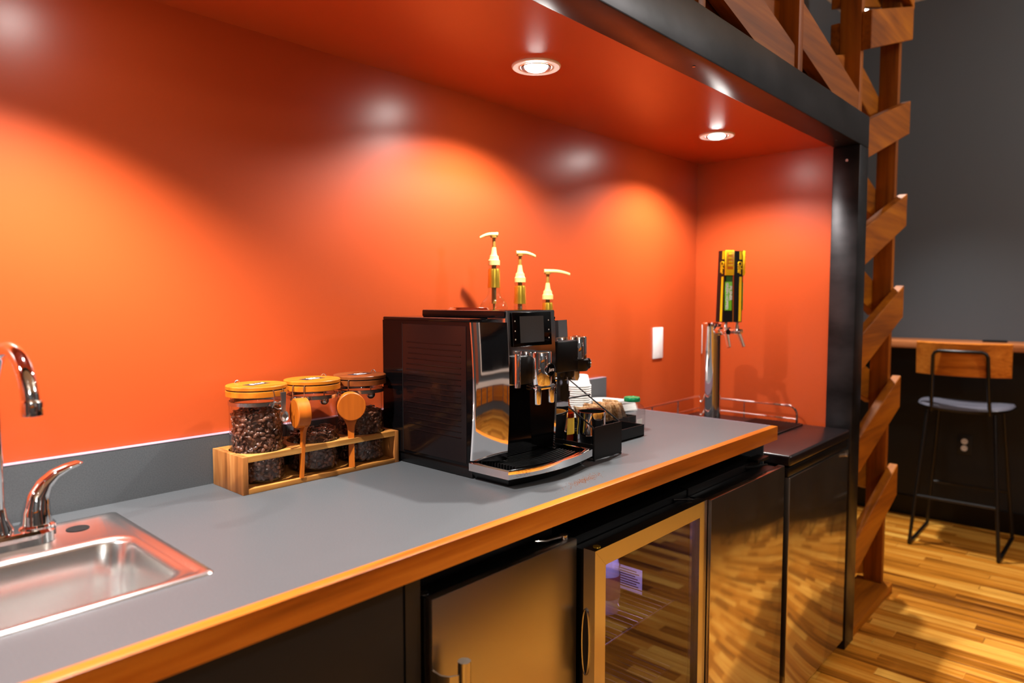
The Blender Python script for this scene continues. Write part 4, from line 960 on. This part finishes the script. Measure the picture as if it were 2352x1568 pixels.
for rr_, zz_ in ((.6, .735), (.95, .742), (1.0, .752), (.97, .764), (.75, .770), (.4, .764), (.02, .760)):
    ring_ = []
    for i in range(36):
        a = 2 * PI * i / 36; ca, sa = math.cos(a), math.sin(a); k = (abs(ca) ** 3.2 + abs(sa) ** 3.2) ** (-1 / 3.2)
        x_, y_ = .19 * rr_ * ca * k, .215 * rr_ * sa * k
        ring_.append((x_, y_, zz_ + .014 * (y_ / .215) ** 2 - .006 * max(0, x_ / .19)))
    rows.append(ring_)
seat.loft(rows, True, True).add(rows[0], [tuple(range(36))[::-1]])
obj('seat', seat, 'seat_vinyl', st, ang=60)
obj('seat_shell', MB().loft([[(p[0] * .98, p[1] * .98, p[2] - .008) for p in rows[0]], [(p[0] * 1.005, p[1] * 1.005, p[2] - .004) for p in rows[1]], [(p[0] * 1.01, p[1] * 1.01, p[2] - .002) for p in rows[2]]], True, True).add([(p[0] * .98, p[1] * .98, p[2] - .008) for p in rows[0]], [tuple(range(36))[::-1]]), 'black_plastic', st)
obj('back_frame', MB().tube([(-.16, .130, .735), (-.185, .128, .80), (-.225, .120, 1.035), (-.2275, .112, 1.052), (-.229, .095, 1.060), (-.229, -.095, 1.060), (-.2275, -.112, 1.052), (-.225, -.120, 1.035), (-.185, -.128, .80), (-.16, -.130, .735)], .009, 10), 'tube_black', st)
for s in (1, -1):
    obj('leg', MB().tube([(-.150, s * .150, .738), (-.222, s * .200, .012)], .009, 10), 'tube_black', st)
    obj('leg', MB().tube([(.150, s * .150, .738), (.235, s * .205, .012)], .009, 10), 'tube_black', st)
    obj('floor_runner', MB().tube([(-.222, s * .200, .010), (.235, s * .205, .010)], .0095, 10), 'tube_black', st)
obj('footrest', MB().tube([(-.196, .182, .27), (-.196, -.182, .27)], .008, 10), 'tube_black', st)
obj('footrest', MB().tube([(.207, .187, .27), (.207, -.187, .27)], .008, 10), 'tube_black', st)
def copy_tree(o, parent=None):
    c = o.copy(); C.objects.link(c); c.parent = parent
    for ch in list(o.children): copy_tree(ch, c)
    return c
st['group'] = 'bar stools along the far wall'
for y in (-1.85, -2.95):
    c = copy_tree(st); c.location = (4.38, y, 0)
    c['label'] = ('bar stool further along the bar, second from the timber frame' if y > -2 else 'bar stool further along the bar, third from the timber frame')
ot = thing('power_outlet', 'white duplex power outlet on the dark lower wall behind the stool', 'outlet', (RX - .006, -.70, .475))
obj('cover', B(-.004, 0, -.036, .036, -.058, .058, bev=.0015), 'dark_paint', ot)
for z in (.020, -.020):
    fc = obj('socket', MB().cyl((-.004, 0, z), (-.007, 0, z), .0165, None, 24), 'white_plastic', ot)
    for y in (-.006, .006): obj('slot', B(-.0076, -.007, y - .001, y + .001, z - .002, z + .006), 'ink', fc)

# lettering becomes plain meshes
bpy.context.view_layer.update(); dg = bpy.context.evaluated_depsgraph_get()
for o in [o for o in C.objects if o.type == 'FONT']:
    me = bpy.data.meshes.new_from_object(o.evaluated_get(dg)); n = o.name; par = o.parent; mw = o.matrix_local.copy()
    bpy.data.objects.remove(o); q = bpy.data.objects.new(n, me); C.objects.link(q); q.parent = par; q.matrix_local = mw
